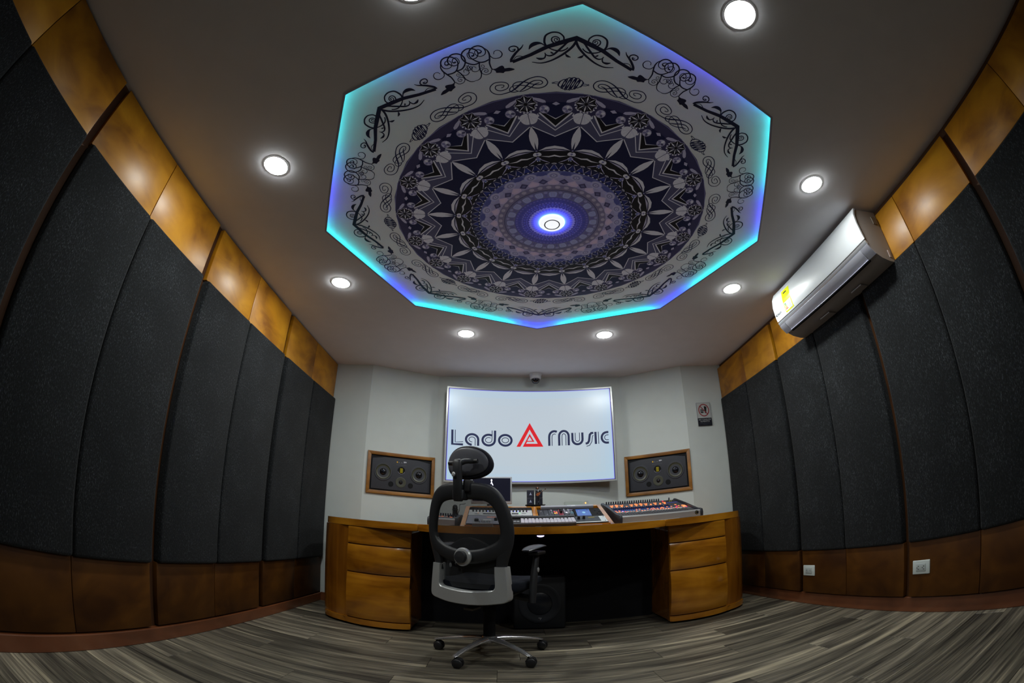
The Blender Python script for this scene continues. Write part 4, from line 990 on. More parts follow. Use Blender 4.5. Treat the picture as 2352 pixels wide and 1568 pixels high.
q = B(KB); q.box((0.0, 0.058, 0.0005), (0.055, 0.082, 0.003)); q.obj('switch_row', M_lgrey, bx)

# right bay
c1 = rack('module_rack', 0.243, 0.503, 0.158, 0.352, 0.002, M_blkm, 'black rack of small processor modules in the right bay', 'audio equipment')
cols_ = [((0.012, 0.012, 0.02), 0.0), ((0.012, 0.012, 0.02), 0), ((0.02, 0.02, 0.03), 0), ((0.02, 0.02, 0.028), 0), ((0.20, 0.025, 0.045), 0), ((0.03, 0.028, 0.045), 0), ((0.02, 0.02, 0.03), 0)]
for i, (c, _) in enumerate(cols_):
    q = B(); q.box((0.004+0.036*i, 0.010, 0.0025), (0.038+0.036*i, 0.176, 0.007), 0.001, 1); mo = q.obj('module', plain('module_colour_%d' % i, c, 0.4), c1)
    if i == 4: mo['label'] = 'burgundy module'
knobs(c1, [(0.165, 0.13), (0.165, 0.09)], 0.010, 0.022, n0=0.007)
knobs(c1, [(0.192+0.0, 0.150), (0.192, 0.115), (0.192, 0.080), (0.222, 0.145), (0.222, 0.112), (0.222, 0.078), (0.208, 0.055)], 0.0062, 0.010, plain('ivory_knob', (0.45, 0.46, 0.5), 0.4), 0.007)
knobs(c1, [(0.095, 0.15), (0.098, 0.10), (0.098, 0.07), (0.245, 0.10), (0.06, 0.04), (0.02, 0.12)], 0.004, 0.008, plain('ivory_knob', (0.45, 0.46, 0.5), 0.4), 0.007)
lights(c1, [(0.120, 0.125, 0.011, 0.014, RED), (0.121, 0.085, 0.013, 0.018, (1.0, 0.42, 0.02)), (0.134, 0.10, 0.008, 0.05, (0.9, 0.12, 0.03)), (0.060, 0.028, 0.006, 0.008, BLUE), (0.203, 0.100, 0.018, 0.018, (0.75, 0.7, 1.0)), (0.098, 0.160, 0.012, 0.010, (0.55, 0.45, 0.8)), (0.160, 0.030, 0.008, 0.008, BLUE), (0.225, 0.028, 0.008, 0.008, BLUE)], 0.0078)
prints(c1, [(0.245, 0.165, 0.03, 0.010, (0.28, 0.25, 0.5)), (0.240, 0.09, 0.006, 0.05, (0.08, 0.22, 0.3)), (0.252, 0.09, 0.006, 0.05, (0.08, 0.22, 0.3))], 0.0076)
c2 = rack('touch_screen_unit', 0.506, 0.708, 0.158, 0.352, 0.003, M_blkm, 'black rack unit with a lit blue touch screen in the right bay', 'audio equipment')
A = Art(lambda a, b, l: (a, b, 0.0035+0.0002*l))
A.poly([(0.012, 0.012), (0.115, 0.012), (0.122, 0.180), (0.020, 0.180)], (0.015, 0.10, 0.42), 0)
A.poly([(0.012, 0.012), (0.115, 0.012), (0.1155, 0.030), (0.0125, 0.030)], (0.01, 0.06, 0.28), 1)
A.ell((0.070, 0.095), 0.012, 0.022, (0.20, 0.50, 0.75), 1); A.ell((0.105, 0.158), 0.006, 0.012, (0.005, 0.015, 0.12), 1)
A.ell((0.040, 0.14), 0.004, 0.010, (0.4, 0.2, 0.5), 1); A.stroke([(0.05, 0.05), (0.09, 0.05)], 0.006, (0.05, 0.22, 0.6), 1)
A.obj('screen', M_screen, c2)
knobs(c2, [(0.16, 0.13), (0.165, 0.06), (0.185, 0.10), (0.187, 0.05)], 0.004, 0.006, n0=0.003)
c3 = rack('rack_unit', 0.458, 0.708, 0.022, 0.152, 0.004, plain('pale_blue_panel', (0.46, 0.50, 0.52), 0.4), 'pale rack unit with a dark window and yellow label below the blue touch screen', 'audio equipment')
prints(c3, [(0.105, 0.070, 0.200, 0.110, (0.035, 0.04, 0.05)), (0.150, 0.100, 0.045, 0.022, (0.42, 0.33, 0.06)), (0.15, 0.05, 0.05, 0.005, (0.12, 0.14, 0.15))], 0.0046)
knobs(c3, [(0.018, 0.07), (0.055, 0.075), (0.092, 0.08)], 0.010, 0.022, n0=0.0045)
knobs(c3, [(0.235, 0.02), (0.238, 0.11)], 0.003, 0.003, n0=0.004, name='screw')
st = empty('slim_grey_bar', KO @ Vector((0.47, 0.378, 0.0)), 'long slim grey bar with a white and blue label above the right bay', 'audio equipment', rot=(SL, 0, 0))
q = B(); q.box((-0.20, -0.016, 0.0), (0.20, 0.022, 0.022), 0.003); q.obj('bar', plain('bar_grey', (0.30, 0.30, 0.34), 0.45), st, 40)
prints(st, [(0.03, 0.003, 0.062, 0.026, (0.55, 0.57, 0.62)), (0.012, -0.003, 0.034, 0.010, (0.06, 0.10, 0.35))], 0.0224)
tb = rack('rack_unit', 0.243, 0.453, 0.022, 0.152, 0.002, M_blkm, 'black rack unit mostly hidden behind the small keyboard', 'audio equipment')
knobs(tb, [(0.02+0.025*i, 0.105) for i in range(7)], 0.004, 0.010, plain('ivory_knob', (0.45, 0.46, 0.5), 0.4), 0.002)

# keyboard
kb = empty('keyboard_controller', (0.240, 2.945, 0.7885), 'small black keyboard with one row of white keys on the desk', 'musical keyboard', rot=(SL*0.92, 0, 0))
q = B(); q.box((-0.235, -0.040, 0.001), (0.225, 0.105, 0.020), 0.004); q.box((-0.235, 0.072, 0.012), (0.225, 0.105, 0.034), 0.003); q.obj('case', M_blk, kb, 40)['kind'] = 'stuff'
kme = None
for i in range(15):
    if kme is None:
        q = B(); q.box((-0.0113, -0.030, 0.012), (0.0113, 0.070, 0.026), 0.0012, 1); o = q.obj('white_key', plain('key_white', (0.42, 0.40, 0.46), 0.35), kb); kme = o.data
    else: o = bpy.data.objects.new('white_key', kme); COL.objects.link(o); o.parent = kb
    o.location = (-0.1235+0.0240*i, 0, 0)
    if i % 7 not in (2, 6) and i < 14:
        q = B(); q.box((-0.1235+0.0240*i+0.008, 0.045, 0.026), (-0.1235+0.0240*i+0.016, 0.070, 0.030), 0.001, 1); q.obj('black_key', M_blk, kb)
for i in range(4):
    q = B(); q.box((-0.225+0.021*i, -0.01, 0.018), (-0.208+0.021*i, 0.02, 0.024), 0.001, 1); q.obj('pad', M_grey, kb)
pp = empty('paper_sheet', (0.555, 2.925, DT+0.0005), 'small pale sheet lying on the desk right of the keyboard', 'paper', rot=(0, 0, 0.05))
q = B(); q.box((-0.075, -0.04, 0.0), (0.075, 0.04, 0.003)); q.obj('sheet', plain('paper_lilac', (0.42, 0.41, 0.48), 0.6), pp)

# ---------------------------------------------------------------- mixing consoles
def mixer(name, W_, D_, zb, label, loc, rz, nch, full, seed):
    r = empty(name, loc, label, 'mixing console', rot=(0, 0, rz))
    P = [(0.0, 0.002), (0.0, 0.040), (0.012, 0.050), (0.085, 0.052), (D_, zb), (D_, max(0.004, zb-0.075)), (D_*0.75, 0.002)]
    q = B(); q.ring_loft([[(0.022, a, b_) for a, b_ in P], [(W_-0.022, a, b_) for a, b_ in P]]); q.obj('body', M_alu if full else plain('mixer_grey', (0.32, 0.32, 0.33), 0.4), r, 25)
    Pc = [(-0.006, 0.000), (-0.010, 0.030), (-0.002, 0.053), (0.02, 0.060), (0.090, 0.064), (D_*0.6, (zb+0.05)/2+0.020), (D_-0.01, zb+0.012), (D_+0.008, zb+0.004), (D_+0.008, max(0.003, zb-0.09)), (D_*0.78, 0.0)]
    for s in (0, 1):
        q = B(); q.prism(Pc, 0.0 if s == 0 else W_-0.022, 0.022 if s == 0 else W_, f=lambda a, b, h: (h, a, b), bev=0.004); q.obj('side_cheek', plain('mixer_cheek', (0.018, 0.020, 0.028), 0.35), r, 30)
    sl = math.atan2(zb-0.052, D_-0.085); Lp = math.hypot(zb-0.052, D_-0.085)
    K_ = Matrix.Translation((0.024, 0.085, 0.0525)) @ Matrix.Rotation(sl, 4, 'X'); w_ = W_-0.048
    q = B(K_); q.box((0, 0.0, -0.001), (w_, Lp*0.985, 0.0025)); q.obj('control_surface', plain('surface_dark', (0.045, 0.045, 0.055), 0.5), r)
    A = Art(lambda a, b, l: tuple(K_ @ Vector((a, b, 0.003+0.0003*l))))
    rn = random.Random(seed)
    main = 0.80 if full else 1.0
    if full:
        A.poly([(0.0, 0.11*Lp), (w_, 0.11*Lp), (w_, 0.30*Lp), (0, 0.30*Lp)], (0.10, 0.10, 0.11), 0)
        A.poly([(0, 0.30*Lp), (w_*main, 0.30*Lp), (w_*main, 0.60*Lp), (0, 0.60*Lp)], (0.02, 0.03, 0.16), 0)
        A.poly([(w_*0.15, 0.335*Lp), (w_*main, 0.335*Lp), (w_*main, 0.365*Lp), (w_*0.15, 0.365*Lp)], (0.03, 0.18, 0.38), 1)
        A.poly([(0, 0.60*Lp), (w_*main, 0.60*Lp), (w_*main, 0.63*Lp), (0, 0.63*Lp)], (0.22, 0.23, 0.26), 1)
        A.poly([(0, 0.63*Lp), (w_*main, 0.63*Lp), (w_*main, 0.93*Lp), (0, 0.93*Lp)], (0.08, 0.08, 0.09), 0)
        A.poly([(w_*0.83, 0.72*Lp), (w_*0.99, 0.72*Lp), (w_*0.99, 0.77*Lp), (w_*0.83, 0.77*Lp)], (0.08, 0.09, 0.42), 1)
        A.poly([(w_*0.80, 0.80*Lp), (w_*0.99, 0.80*Lp), (w_*0.99, 0.97*Lp), (w_*0.80, 0.97*Lp)], (0.03, 0.03, 0.035), 1)
    else:
        A.poly([(0, 0.05*Lp), (w_, 0.05*Lp), (w_, 0.9*Lp), (0, 0.9*Lp)], (0.17, 0.17, 0.18), 0)
    A.obj('surface_print', printed('mixer_ink', 0.45), r)
    Lt = []
    def bt(u, v, c, ww=0.009, hh=0.014): Lt.append((w_*u, Lp*v, ww, hh, c))
    OR = (1.0, 0.23, 0.07); PK = (1.0, 0.10, 0.10)
    if full:
        for i in range(26):
            bt(0.03+0.036*i, 0.245, PK if rn.random() < 0.2 else OR, 0.014, 0.022)
            if rn.random() < 0.10: bt(0.03+0.036*i, 0.275, PK, 0.012, 0.02)
        for u_, v_ in ((0.03, .33), (.075, .33), (.31, .37), (.35, .37), (.46, .37), (.50, .335), (.54, .33), (.535, .37), (.58, .33), (.63, .335), (.655, .37), (.665, .34), (.73, .38), (.79, .38), (.90, .395)): bt(u_, v_, OR, 0.016, 0.018)
        bt(0.11, 0.285, (0.25, 0.2, 1), 0.014, 0.02)
        for i in range(12):
            u_ = 0.045+0.067*i
            n_ = rn.choice((2, 3, 3, 4)) if i not in (3,) else 1
            for j in range(n_): bt(u_+0.012*(j % 2)+0.004*j, 0.67+0.055*(j//1), OR, 0.017, 0.022)
            if n_ > 2: bt(u_+0.038, 0.80, OR, 0.014, 0.020)
        bt(0.885, 0.50, OR, 0.02, 0.022); bt(0.86, 0.35, (1, 0.03, 0.22), 0.014, 0.022)
        for u_, v_ in ((.95, .30), (.97, .30), (.93, .27), (.955, .345), (.975, .345), (.96, .40), (.975, .385), (.945, .385)): bt(u_, v_, OR, 0.018, 0.024)
        for u_, v_ in ((.965, .26), (.93, .24)): bt(u_, v_, (1, 0.04, 0.15), 0.018, 0.022)
        bt(0.82, 0.91, (1, 0.01, 0.06), 0.013, 0.026)
        for i in range(7): bt(rn.uniform(.05, .75), rn.uniform(.48, .60), (0.45, 0.5, 0.02), 0.006, 0.010)
        bt(0.91, 0.87, (0.4, 0.42, 0.02), 0.007, 0.012); bt(0.935, 0.87, (0.4, 0.42, 0.02), 0.007, 0.012)
    else:
        for u_, v_ in ((.14, .30), (.155, .42), (.31, .36), (.33, .44), (.60, .30), (.62, .38), (.76, .16), (.10, .22)): bt(u_, v_, OR, 0.020, 0.022)
        bt(0.04, 0.36, (0.6, 0.02, 0.06), 0.006, 0.02)
    A = Art(lambda a, b, l: tuple(K_ @ Vector((a, b, 0.0052+0.0002*l))))
    for x, u, w0, h0, c in Lt: A.ell((x, u), w0/2, h0/2, c, 0, n=8)
    o = A.obj('lit_buttons', M_leds, r); o['kind'] = 'stuff'
    # knobs, fader caps, real geometry but tiny
    q = B(K_)
    if full:
        for i in range(24): q.lathe([(0.0062, 0), (0.0050, 0.020), (0.003, 0.021)], (w_*(0.03+0.0322*i), Lp*0.965, 0.003), (0, 0, 1), 8)
        for i in range(30):
            for v_ in (0.42, 0.48, 0.54): q.lathe([(0.0042, 0), (0.0035, 0.008)], (w_*(0.02+0.026*i), Lp*v_, 0.003), (0, 0, 1), 6)
        q.lathe([(0.006, 0), (0.005, 0.022)], (w_*0.93, Lp*0.97, 0.003), (0, 0, 1), 8)
    else:
        for i in range(9): q.lathe([(0.0060, 0), (0.0048, 0.020), (0.003, 0.021)], (w_*(0.06+0.11*i), Lp*0.80, 0.003), (0, 0, 1), 8)
        for i in range(4): q.lathe([(0.0080, 0), (0.007, 0.016)], (w_*(0.62+0.1*i), Lp*(0.30+0.1*(i % 2)), 0.003), (0, 0, 1), 8)
    q.obj('knobs', plain('knob_navy', (0.012, 0.014, 0.028), 0.4), r, 40)['kind'] = 'stuff'
    if full:
        q = B(K_)
        for i in range(27):
            v_ = 0.155 + rn.uniform(-0.02, 0.03)
            q.box((w_*(0.03+0.034*i)-0.006, Lp*v_-0.007, 0.003), (w_*(0.03+0.034*i)+0.006, Lp*v_+0.007, 0.013), 0.002, 1)
        q.obj('fader_caps', plain('cap_white', (0.42, 0.44, 0.46), 0.4), r)['kind'] = 'stuff'
        q = B(K_)
        for i in range(27): q.box((w_*(0.03+0.034*i)-0.0012, Lp*0.02, 0.0026), (w_*(0.03+0.034*i)+0.0012, Lp*0.19, 0.0035))
        q.obj('fader_slots', M_dark, r)['kind'] = 'stuff'
        q = B(); q.lathe([(0.015, 0), (0.015, 0.002), (0.012, 0.003), (0.001, 0.003)], (W_-0.052, 0.0005, 0.028), (0, -1, 0), 24); q.obj('round_badge', M_dark, r, 40)
        A = Art(lambda a, b, l: (a, -0.0032-0.0002*l, b)); A.stroke([(W_-0.052+0.009*cos(a), 0.028+0.009*sin(a)) for a in [radians(60+20*i) for i in range(13)]], 0.002, (0.3, 0.26, 0.10), 1)
        A.obj('badge_mark', printed('badge_ink', 0.4), r)
    return r
mixer('mixing_console', 0.655, 0.480, 0.158, 'large silver digital mixing console covered in orange lit buttons at the right of the desk', (0.786, 3.035, DT+0.001), radians(3.0), 24, True, 5)
mixer('fader_controller', 0.212, 0.30, 0.072, 'small grey fader controller with a few orange lights, seen through the chair back', (-0.529, 3.06, DT+0.001), radians(-1.0), 8, False, 9)

# ---------------------------------------------------------------- small monitor, microphone, figurine, clear case
mo = empty('computer_monitor', (-0.108, 3.60, 0.933), 'small silver framed computer monitor with a black screen behind the left bay', 'monitor')
q = B(); q.box((-0.165, -0.006, 0.028), (0.165, 0.018, 0.252), 0.006, 3); q.obj('frame', plain('monitor_silver', (0.42, 0.43, 0.46), 0.35, metal=0.3), mo, 40)
q = B(); q.box((-0.152, -0.0075, 0.052), (0.152, -0.005, 0.240)); q.obj('screen_glass', plain('screen_black', (0.012, 0.013, 0.028), 0.25), mo)
q = B(); q.tube([(0, 0.012, 0.06), (0, 0.035, 0.03), (0, 0.030, 0.006)], [0.012, 0.012, 0.012], 10, (3.0, (0, 1, 0.01))); q.box((-0.07, -0.03, 0.0), (0.07, 0.06, 0.007), 0.003); q.obj('stand', M_alu, mo, 40)['kind'] = 'stuff'
A = Art(lambda a, b, l: (a, -0.0082-0.0002*l, b))
A.ell((0.000, 0.222), 0.0062, 0.010, (0.75, 0.75, 0.9), 0); A.poly([(0.000, 0.216), (0.016, 0.180), (0.008, 0.180), (-0.001, 0.196), (-0.009, 0.190)], (0.70, 0.70, 0.85), 0)
A.ell((-0.025, 0.118), 0.004, 0.006, (0.5, 0.45, 0.7), 0); A.stroke([(-0.032, 0.122), (-0.029, 0.112)], 0.002, (0.5, 0.45, 0.7), 0)
A.stroke([(-0.035, 0.102), (-0.008, 0.101)], 0.004, (0.30, 0.28, 0.45), 0)
A.obj('screen_image', M_leds, mo, kind='stuff')

mi = empty('microphone', (-0.380, 3.43, 0.0), 'black side-address microphone on a jointed arm behind the left console, seen through the chair back', 'microphone')
zt = DT+0.001
q = B(); q.lathe([(0.040, zt), (0.040, zt+0.006), (0.012, zt+0.010), (0.008, zt+0.075)], n=20); q.obj('base', M_blkm, mi, 40)
q = B(); q.lathe([(0.014, 0.842), (0.0195, 0.848), (0.0205, 0.90), (0.0195, 0.925), (0.012, 0.938), (0.001, 0.941)], n=24); q.obj('capsule', plain('gloss_black2', (0.008, 0.008, 0.010), 0.12, coat=0.5), mi, 50)
q = B(); q.tube([(0.006, 0.03, 0.845), (0.030, 0.035, 0.90), (0.032, 0.04, 0.945), (0.075, 0.05, 0.952)], 0.0028, 8); q.tube([(0.0, 0.0, 0.845), (0.012, 0.02, 0.843)], 0.004, 8); q.obj('arm', M_blk, mi, 60)['kind'] = 'stuff'
q = B(); q.lathe([(0.024, 0.855), (0.024, 0.861)], n=24, cap=False); q.lathe([(0.024, 0.898), (0.024, 0.904)], n=24, cap=False); q.obj('shock_mount', M_blk, mi)['kind'] = 'stuff'

fb = empty('display_base', (0.240, 3.545, 0.9335), 'black stepped base carrying the toy amplifiers and guitarist', 'display stand')
q = B(); q.box((-0.070, -0.040, 0.0), (0.070, 0.040, 0.012), 0.002); q.box((-0.078, -0.045, 0.012), (0.078, 0.045, 0.018), 0.002); q.obj('plinth', M_blkm, fb)['kind'] = 'stuff'
def amp(x, z, where):
    r = empty('toy_amplifier', (x, 3.555, z), 'black toy amplifier cabinet with a white badge, ' + where, 'figurine', group='toy amplifiers on the black base')
    q = B(); q.box((-0.0285, -0.018, 0.0), (0.0285, 0.018, 0.059), 0.002); q.obj('cabinet', plain('amp_black', (0.012, 0.013, 0.028), 0.6), r, 30)
    q = B(); q.box((-0.0255, -0.0190, 0.003), (0.0255, -0.0182, 0.050)); q.obj('grille', plain('amp_grille', (0.016, 0.018, 0.034), 0.9), r)
    A = Art(lambda a, b, l: (a, -0.0194-0.0002*l, b))
    A.poly([(-0.010, 0.019), (0.010, 0.019), (0.009, 0.022), (0.003, 0.027), (0.0025, 0.038), (-0.0025, 0.038), (-0.003, 0.027), (-0.009, 0.022)], (0.42, 0.46, 0.60), 0)
    A.obj('badge', printed('badge_white', 0.5), r)
    return r
amp(0.203, 0.9520, 'lower left of the stack'); amp(0.203, 1.0115, 'upper left of the stack')
amp(0.270, 0.9520, 'lower right, behind the guitarist'); amp(0.270, 1.0115, 'upper right, behind the guitarist')
# the little guitarist: one skinned body
fg = empty('guitarist_figurine', (0.262, 3.520, 0.9520), 'tiny dark haired guitarist figurine in a black coat standing before the toy amplifiers', 'figurine')
def skin_body(name, verts, edges, radii, mat, parent, sub=2):
    me = bpy.data.meshes.new(name); me.from_pydata(verts, edges, [])
    o = bpy.data.objects.new(name, me); COL.objects.link(o)
    sk = o.modifiers.new('skin', 'SKIN')
    for i, v_ in enumerate(me.skin_vertices[0].data if me.skin_vertices else []): v_.radius = radii[i]
    if not me.skin_vertices:
        bpy.context.view_layer.objects.active = o
        bm_ = bmesh.new(); bm_.from_mesh(me); lay = bm_.verts.layers.skin.verify()
        bm_.verts.ensure_lookup_table()
        for i, v_ in enumerate(bm_.verts): v_[lay].radius = radii[i]
        bm_.verts[0][lay].use_root = True
        bm_.to_mesh(me); bm_.free()
    s_ = o.modifiers.new('sub', 'SUBSURF'); s_.levels = sub; s_.render_levels = sub
    dg = bpy.context.evaluated_depsgraph_get(); ev = bpy.data.meshes.new_from_object(o.evaluated_get(dg))
    o.modifiers.clear(); old = o.data; o.data = ev; bpy.data.meshes.remove(old); ev.name = name
    ev.materials.clear(); ev.materials.append(mat)
    ev.polygons.foreach_set('use_smooth', [True]*len(ev.polygons))
    o.parent = parent; return o
S = 0.001
V = [(0, 0, 72), (0, 0, 92), (0, 0, 108), (-2, -1, 120), (-8, 0, 40), (-10, 1, 4), (9, 0, 40), (12, -2, 4), (-15, 0, 113), (-20, -5, 96), (-8, -13, 88), (14, 0, 113), (26, -6, 101), (33, -13, 112), (-10, -8, 2), (12, -11, 2), (-5, -2, 127)]
E_ = [(0, 1), (1, 2), (2, 3), (0, 4), (4, 5), (0, 6), (6, 7), (2, 8), (8, 9), (9, 10), (2, 11), (11, 12), (12, 13), (5, 14), (7, 15), (3, 16)]
Rr = [(10, 8), (10, 7.5), (11, 7), (4, 4), (6, 6), (4.5, 5), (6, 6), (4.5, 5), (5, 5), (4, 4), (3, 3), (5, 5), (4, 4), (3, 3), (3.5, 3), (3.5, 3), (6, 6.5)]
skin_body('body', [tuple(c*S for c in v_) for v_ in V], E_, [tuple(c*S for c in r_) for r_ in Rr], plain('figure_black', (0.012, 0.013, 0.018), 0.5), fg)
q = B(); q.ball((-0.005, -0.0035, 0.133), 0.0085, 14, (0.9, 1, 1.15)); q.obj('head', plain('figure_skin', (0.30, 0.17, 0.11), 0.6), fg, 60)
q = B(); q.ball((-0.006, 0.0005, 0.137), 0.0105, 12, (1.1, 1, 0.95)); q.ball((-0.014, 0.001, 0.130), 0.006, 10, (1, 1, 1.4)); q.ball((0.003, 0.002, 0.130), 0.005, 10, (1, 1, 1.3)); q.obj('hair', plain('figure_hair', (0.010, 0.009, 0.009), 0.7), fg, 60)['kind'] = 'stuff'
gu = B()
gp = [(-0.018, 0.078), (-0.010, 0.068), (0.002, 0.070), (0.010, 0.080), (0.016, 0.090), (0.012, 0.098), (0.002, 0.094), (-0.008, 0.092)]
gu.prism([(a, b_) for a, b_ in crom(gp, 2, True)], -0.022, -0.017, f=lambda a, b, h: (a, h, b)); gu.obj('guitar_body', plain('guitar_brown', (0.28, 0.085, 0.03), 0.3), fg, 40)
q = B(); q.tube([(0.010, -0.020, 0.090), (0.052, -0.022, 0.120)], 0.0012, 6); q.box((0.050, -0.0235, 0.118), (0.060, -0.0205, 0.126)); q.obj('guitar_neck', plain('neck_brown', (0.10, 0.05, 0.03), 0.5), fg)['kind'] = 'stuff'
q = B(); q.ball((-0.009, -0.016, 0.084), 0.0045, 10); q.obj('hand', plain('figure_skin', (0.30, 0.17, 0.11), 0.6), fg, 60)
q = B(); q.ball((0.033, -0.018, 0.109), 0.0045, 10); q.obj('hand', plain('figure_skin', (0.30, 0.17, 0.11), 0.6), fg, 60)
q = B(); q.box((-0.004, -0.0090, 0.104), (0.004, -0.0070, 0.120), 0.001, 1); q.obj('shirt_front', plain('shirt_white', (0.4, 0.42, 0.45), 0.6), fg)

cs = empty('clear_case', (0.565, 3.545, 0.9335), 'clear rectangular case with one glowing orange light on the desk shelf', 'case')
q = B()
for a, b_ in (((-0.092, -0.028, 0.0), (0.092, -0.026, 0.034)), ((-0.092, 0.026, 0.0), (0.092, 0.028, 0.034)), ((-0.094, -0.028, 0.0), (-0.092, 0.028, 0.034)), ((0.092, -0.028, 0.0), (0.094, 0.028, 0.034)), ((-0.094, -0.028, 0.0345), (0.094, 0.028, 0.0365))): q.box(a, b_)
gm, nt, b_ = _new('clear_acrylic'); b_.inputs['Transmission Weight'].default_value = 1.0; b_.inputs['Roughness'].default_value = 0.02; b_.inputs['IOR'].default_value = 1.3; b_.inputs['Base Color'].default_value = (0.95, 0.97, 0.95, 1)
q.obj('acrylic_shell', gm, cs)['kind'] = 'stuff'
q = B(); q.box((-0.09, -0.025, 0.0005), (0.09, 0.025, 0.005)); q.obj('floor_strip', M_blkm, cs)
q = B(); q.ball((0.076, -0.015, 0.022), 0.006, 12); q.obj('lamp_bead', glow('orange_bead', (1.0, 0.35, 0.08), 3.0), cs, 60)

# lamp under the desk
ul = empty('under_desk_lamp', (0.236, 2.985, 0.726), 'tiny round lamp glowing violet-white under the desk front', 'lamp')
q = B(); q.lathe([(0.026, 0), (0.026, -0.010), (0.020, -0.012)], n=28); q.obj('housing', M_alu, ul, 40)
q = B(); q.lathe([(0.025, -0.012), (0.022, -0.018), (0.010, -0.022), (0.001, -0.023)], n=28); q.obj('lens', glow('violet_lens', (0.62, 0.55, 1.0), 2.2), ul, 60)

# subwoofer under the desk
sw = empty('subwoofer', (0.248, 3.31, 0.0), 'black subwoofer box with a round cone standing under the desk', 'speaker')
q = B(); q.box((-0.185, -0.09, 0.004), (0.185, 0.105, 0.402), 0.014, 3); q.obj('cabinet', plain('sub_black', (0.008, 0.009, 0.012), 0.6), sw, 40)
q = B(); q.lathe([(0.150, 0), (0.150, 0.004), (0.140, 0.007), (0.128, 0.003), (0.085, -0.0002)], (0.0, -0.090, 0.20), (0, -1, 0), 44); q.obj('surround', plain('sub_rubber', (0.014, 0.016, 0.022), 0.5), sw, 40)
q = B(); q.lathe([(0.085, 0.0005), (0.060, 0.010), (0.001, 0.016)], (0.0, -0.090, 0.20), (0, -1, 0), 36); q.obj('dust_cap', plain('sub_cap', (0.012, 0.014, 0.020), 0.25), sw, 60)
A = Art(lambda a, b, l: (a, -0.0975, b)); A.stroke([(-0.010, 0.092), (0.010, 0.090), (0.001, 0.078)], 0.006, (0.30, 0.30, 0.28), 0); A.obj('mark', printed('sub_mark', 0.4), sw)

# ---------------------------------------------------------------- the office chair
ch = empty('office_chair', (-0.085, 2.570, 0), 'black mesh office chair with headrest, silver lower back bracket and chrome five-star base', 'office chair', rot=(0, 0, radians(-25)))
def bk(s, z, off):      # off > 0 towards the viewer (behind the chair)
    return (s, -(0.248 + 0.12*(z-0.45)) + 0.85*s*s - off, z)
outer = [(0, 1.004), (0.06, 1.004), (0.11, 0.999), (0.15, 0.988), (0.182, 0.966), (0.205, 0.935), (0.224, 0.895), (0.240, 0.845), (0.250, 0.795), (0.252, 0.745), (0.246, 0.695), (0.232, 0.655), (0.205, 0.628), (0.160, 0.606), (0.110, 0.590), (0.055, 0.580), (0, 0.577)]
inner = [(0, 0.917), (0.05, 0.917), (0.095, 0.914), (0.128, 0.905), (0.150, 0.888), (0.166, 0.862), (0.177, 0.828), (0.185, 0.795), (0.190, 0.762), (0.190, 0.735), (0.182, 0.715), (0.168, 0.698), (0.146, 0.684), (0.116, 0.670), (0.080, 0.659), (0.040, 0.653), (0, 0.651)]
def both(L): return L + [(-a, b_) for a, b_ in reversed(L[1:-1])]
O_, I_ = both(outer), both(inner)
O_ = crom(O_, 3, True); I_ = crom(I_, 3, True)
q = B(); q.slab(O_, I_, bk, 0.040, RND, True); q.obj('back_frame', M_chair, ch, 60)
for s in (-1, 1):
    A_ = crom([(s*0.251, 0.735), (s*0.246, 0.69), (s*0.232, 0.64), (s*0.218, 0.595), (s*0.206, 0.535)], 3)
    B_ = crom([(s*0.185, 0.735), (s*0.176, 0.69), (s*0.168, 0.64), (s*0.163, 0.595), (s*0.158, 0.535)], 3)
    q = B(); q.slab(A_, B_, bk, 0.036, RND, False); q.obj('side_strut', M_chair, ch, 60)
# mesh
q = B(); R = []
for i in range(25):
    t = i/24; z = 0.955 - t*0.515
    hw = 0.17 + 0.06*sin(pi*min(1, max(0, (0.99-z)/0.5)))
    if z < 0.60: hw = 0.172
    R.append([bk(hw*(-1+2*j/16), z, -0.012) for j in range(17)])
q.ring_loft(R, False, False); q.obj('mesh_back', M_net, ch, 60)
# silver bracket
def bks(s, z, off): p = bk(s, 0.45, off); return (p[0], p[1]-0.010, z)
Oo = crom([(-0.214, 0.568), (-0.219, 0.52)], 3) + crom([(-0.224, 0.47), (-0.228, 0.42), (-0.226, 0.392), (-0.208, 0.378), (-0.17, 0.371), (-0.10, 0.362), (0.0, 0.358), (0.10, 0.362), (0.17, 0.371), (0.208, 0.378), (0.226, 0.392), (0.228, 0.42), (0.224, 0.47)], 4) + crom([(0.219, 0.52), (0.214, 0.568)], 3)
Ii = crom([(-0.160, 0.568), (-0.161, 0.52)], 3) + crom([(-0.163, 0.485), (-0.163, 0.462), (-0.158, 0.450), (-0.148, 0.443), (-0.125, 0.439), (-0.07, 0.433), (0.0, 0.430), (0.07, 0.433), (0.125, 0.439), (0.148, 0.443), (0.158, 0.450), (0.163, 0.462), (0.163, 0.485)], 4) + crom([(0.161, 0.52), (0.160, 0.568)], 3)
q = B(); q.slab(Oo, Ii, bks, 0.062, BOXY, False)
q.obj('lower_bracket', M_sil, ch, 35)
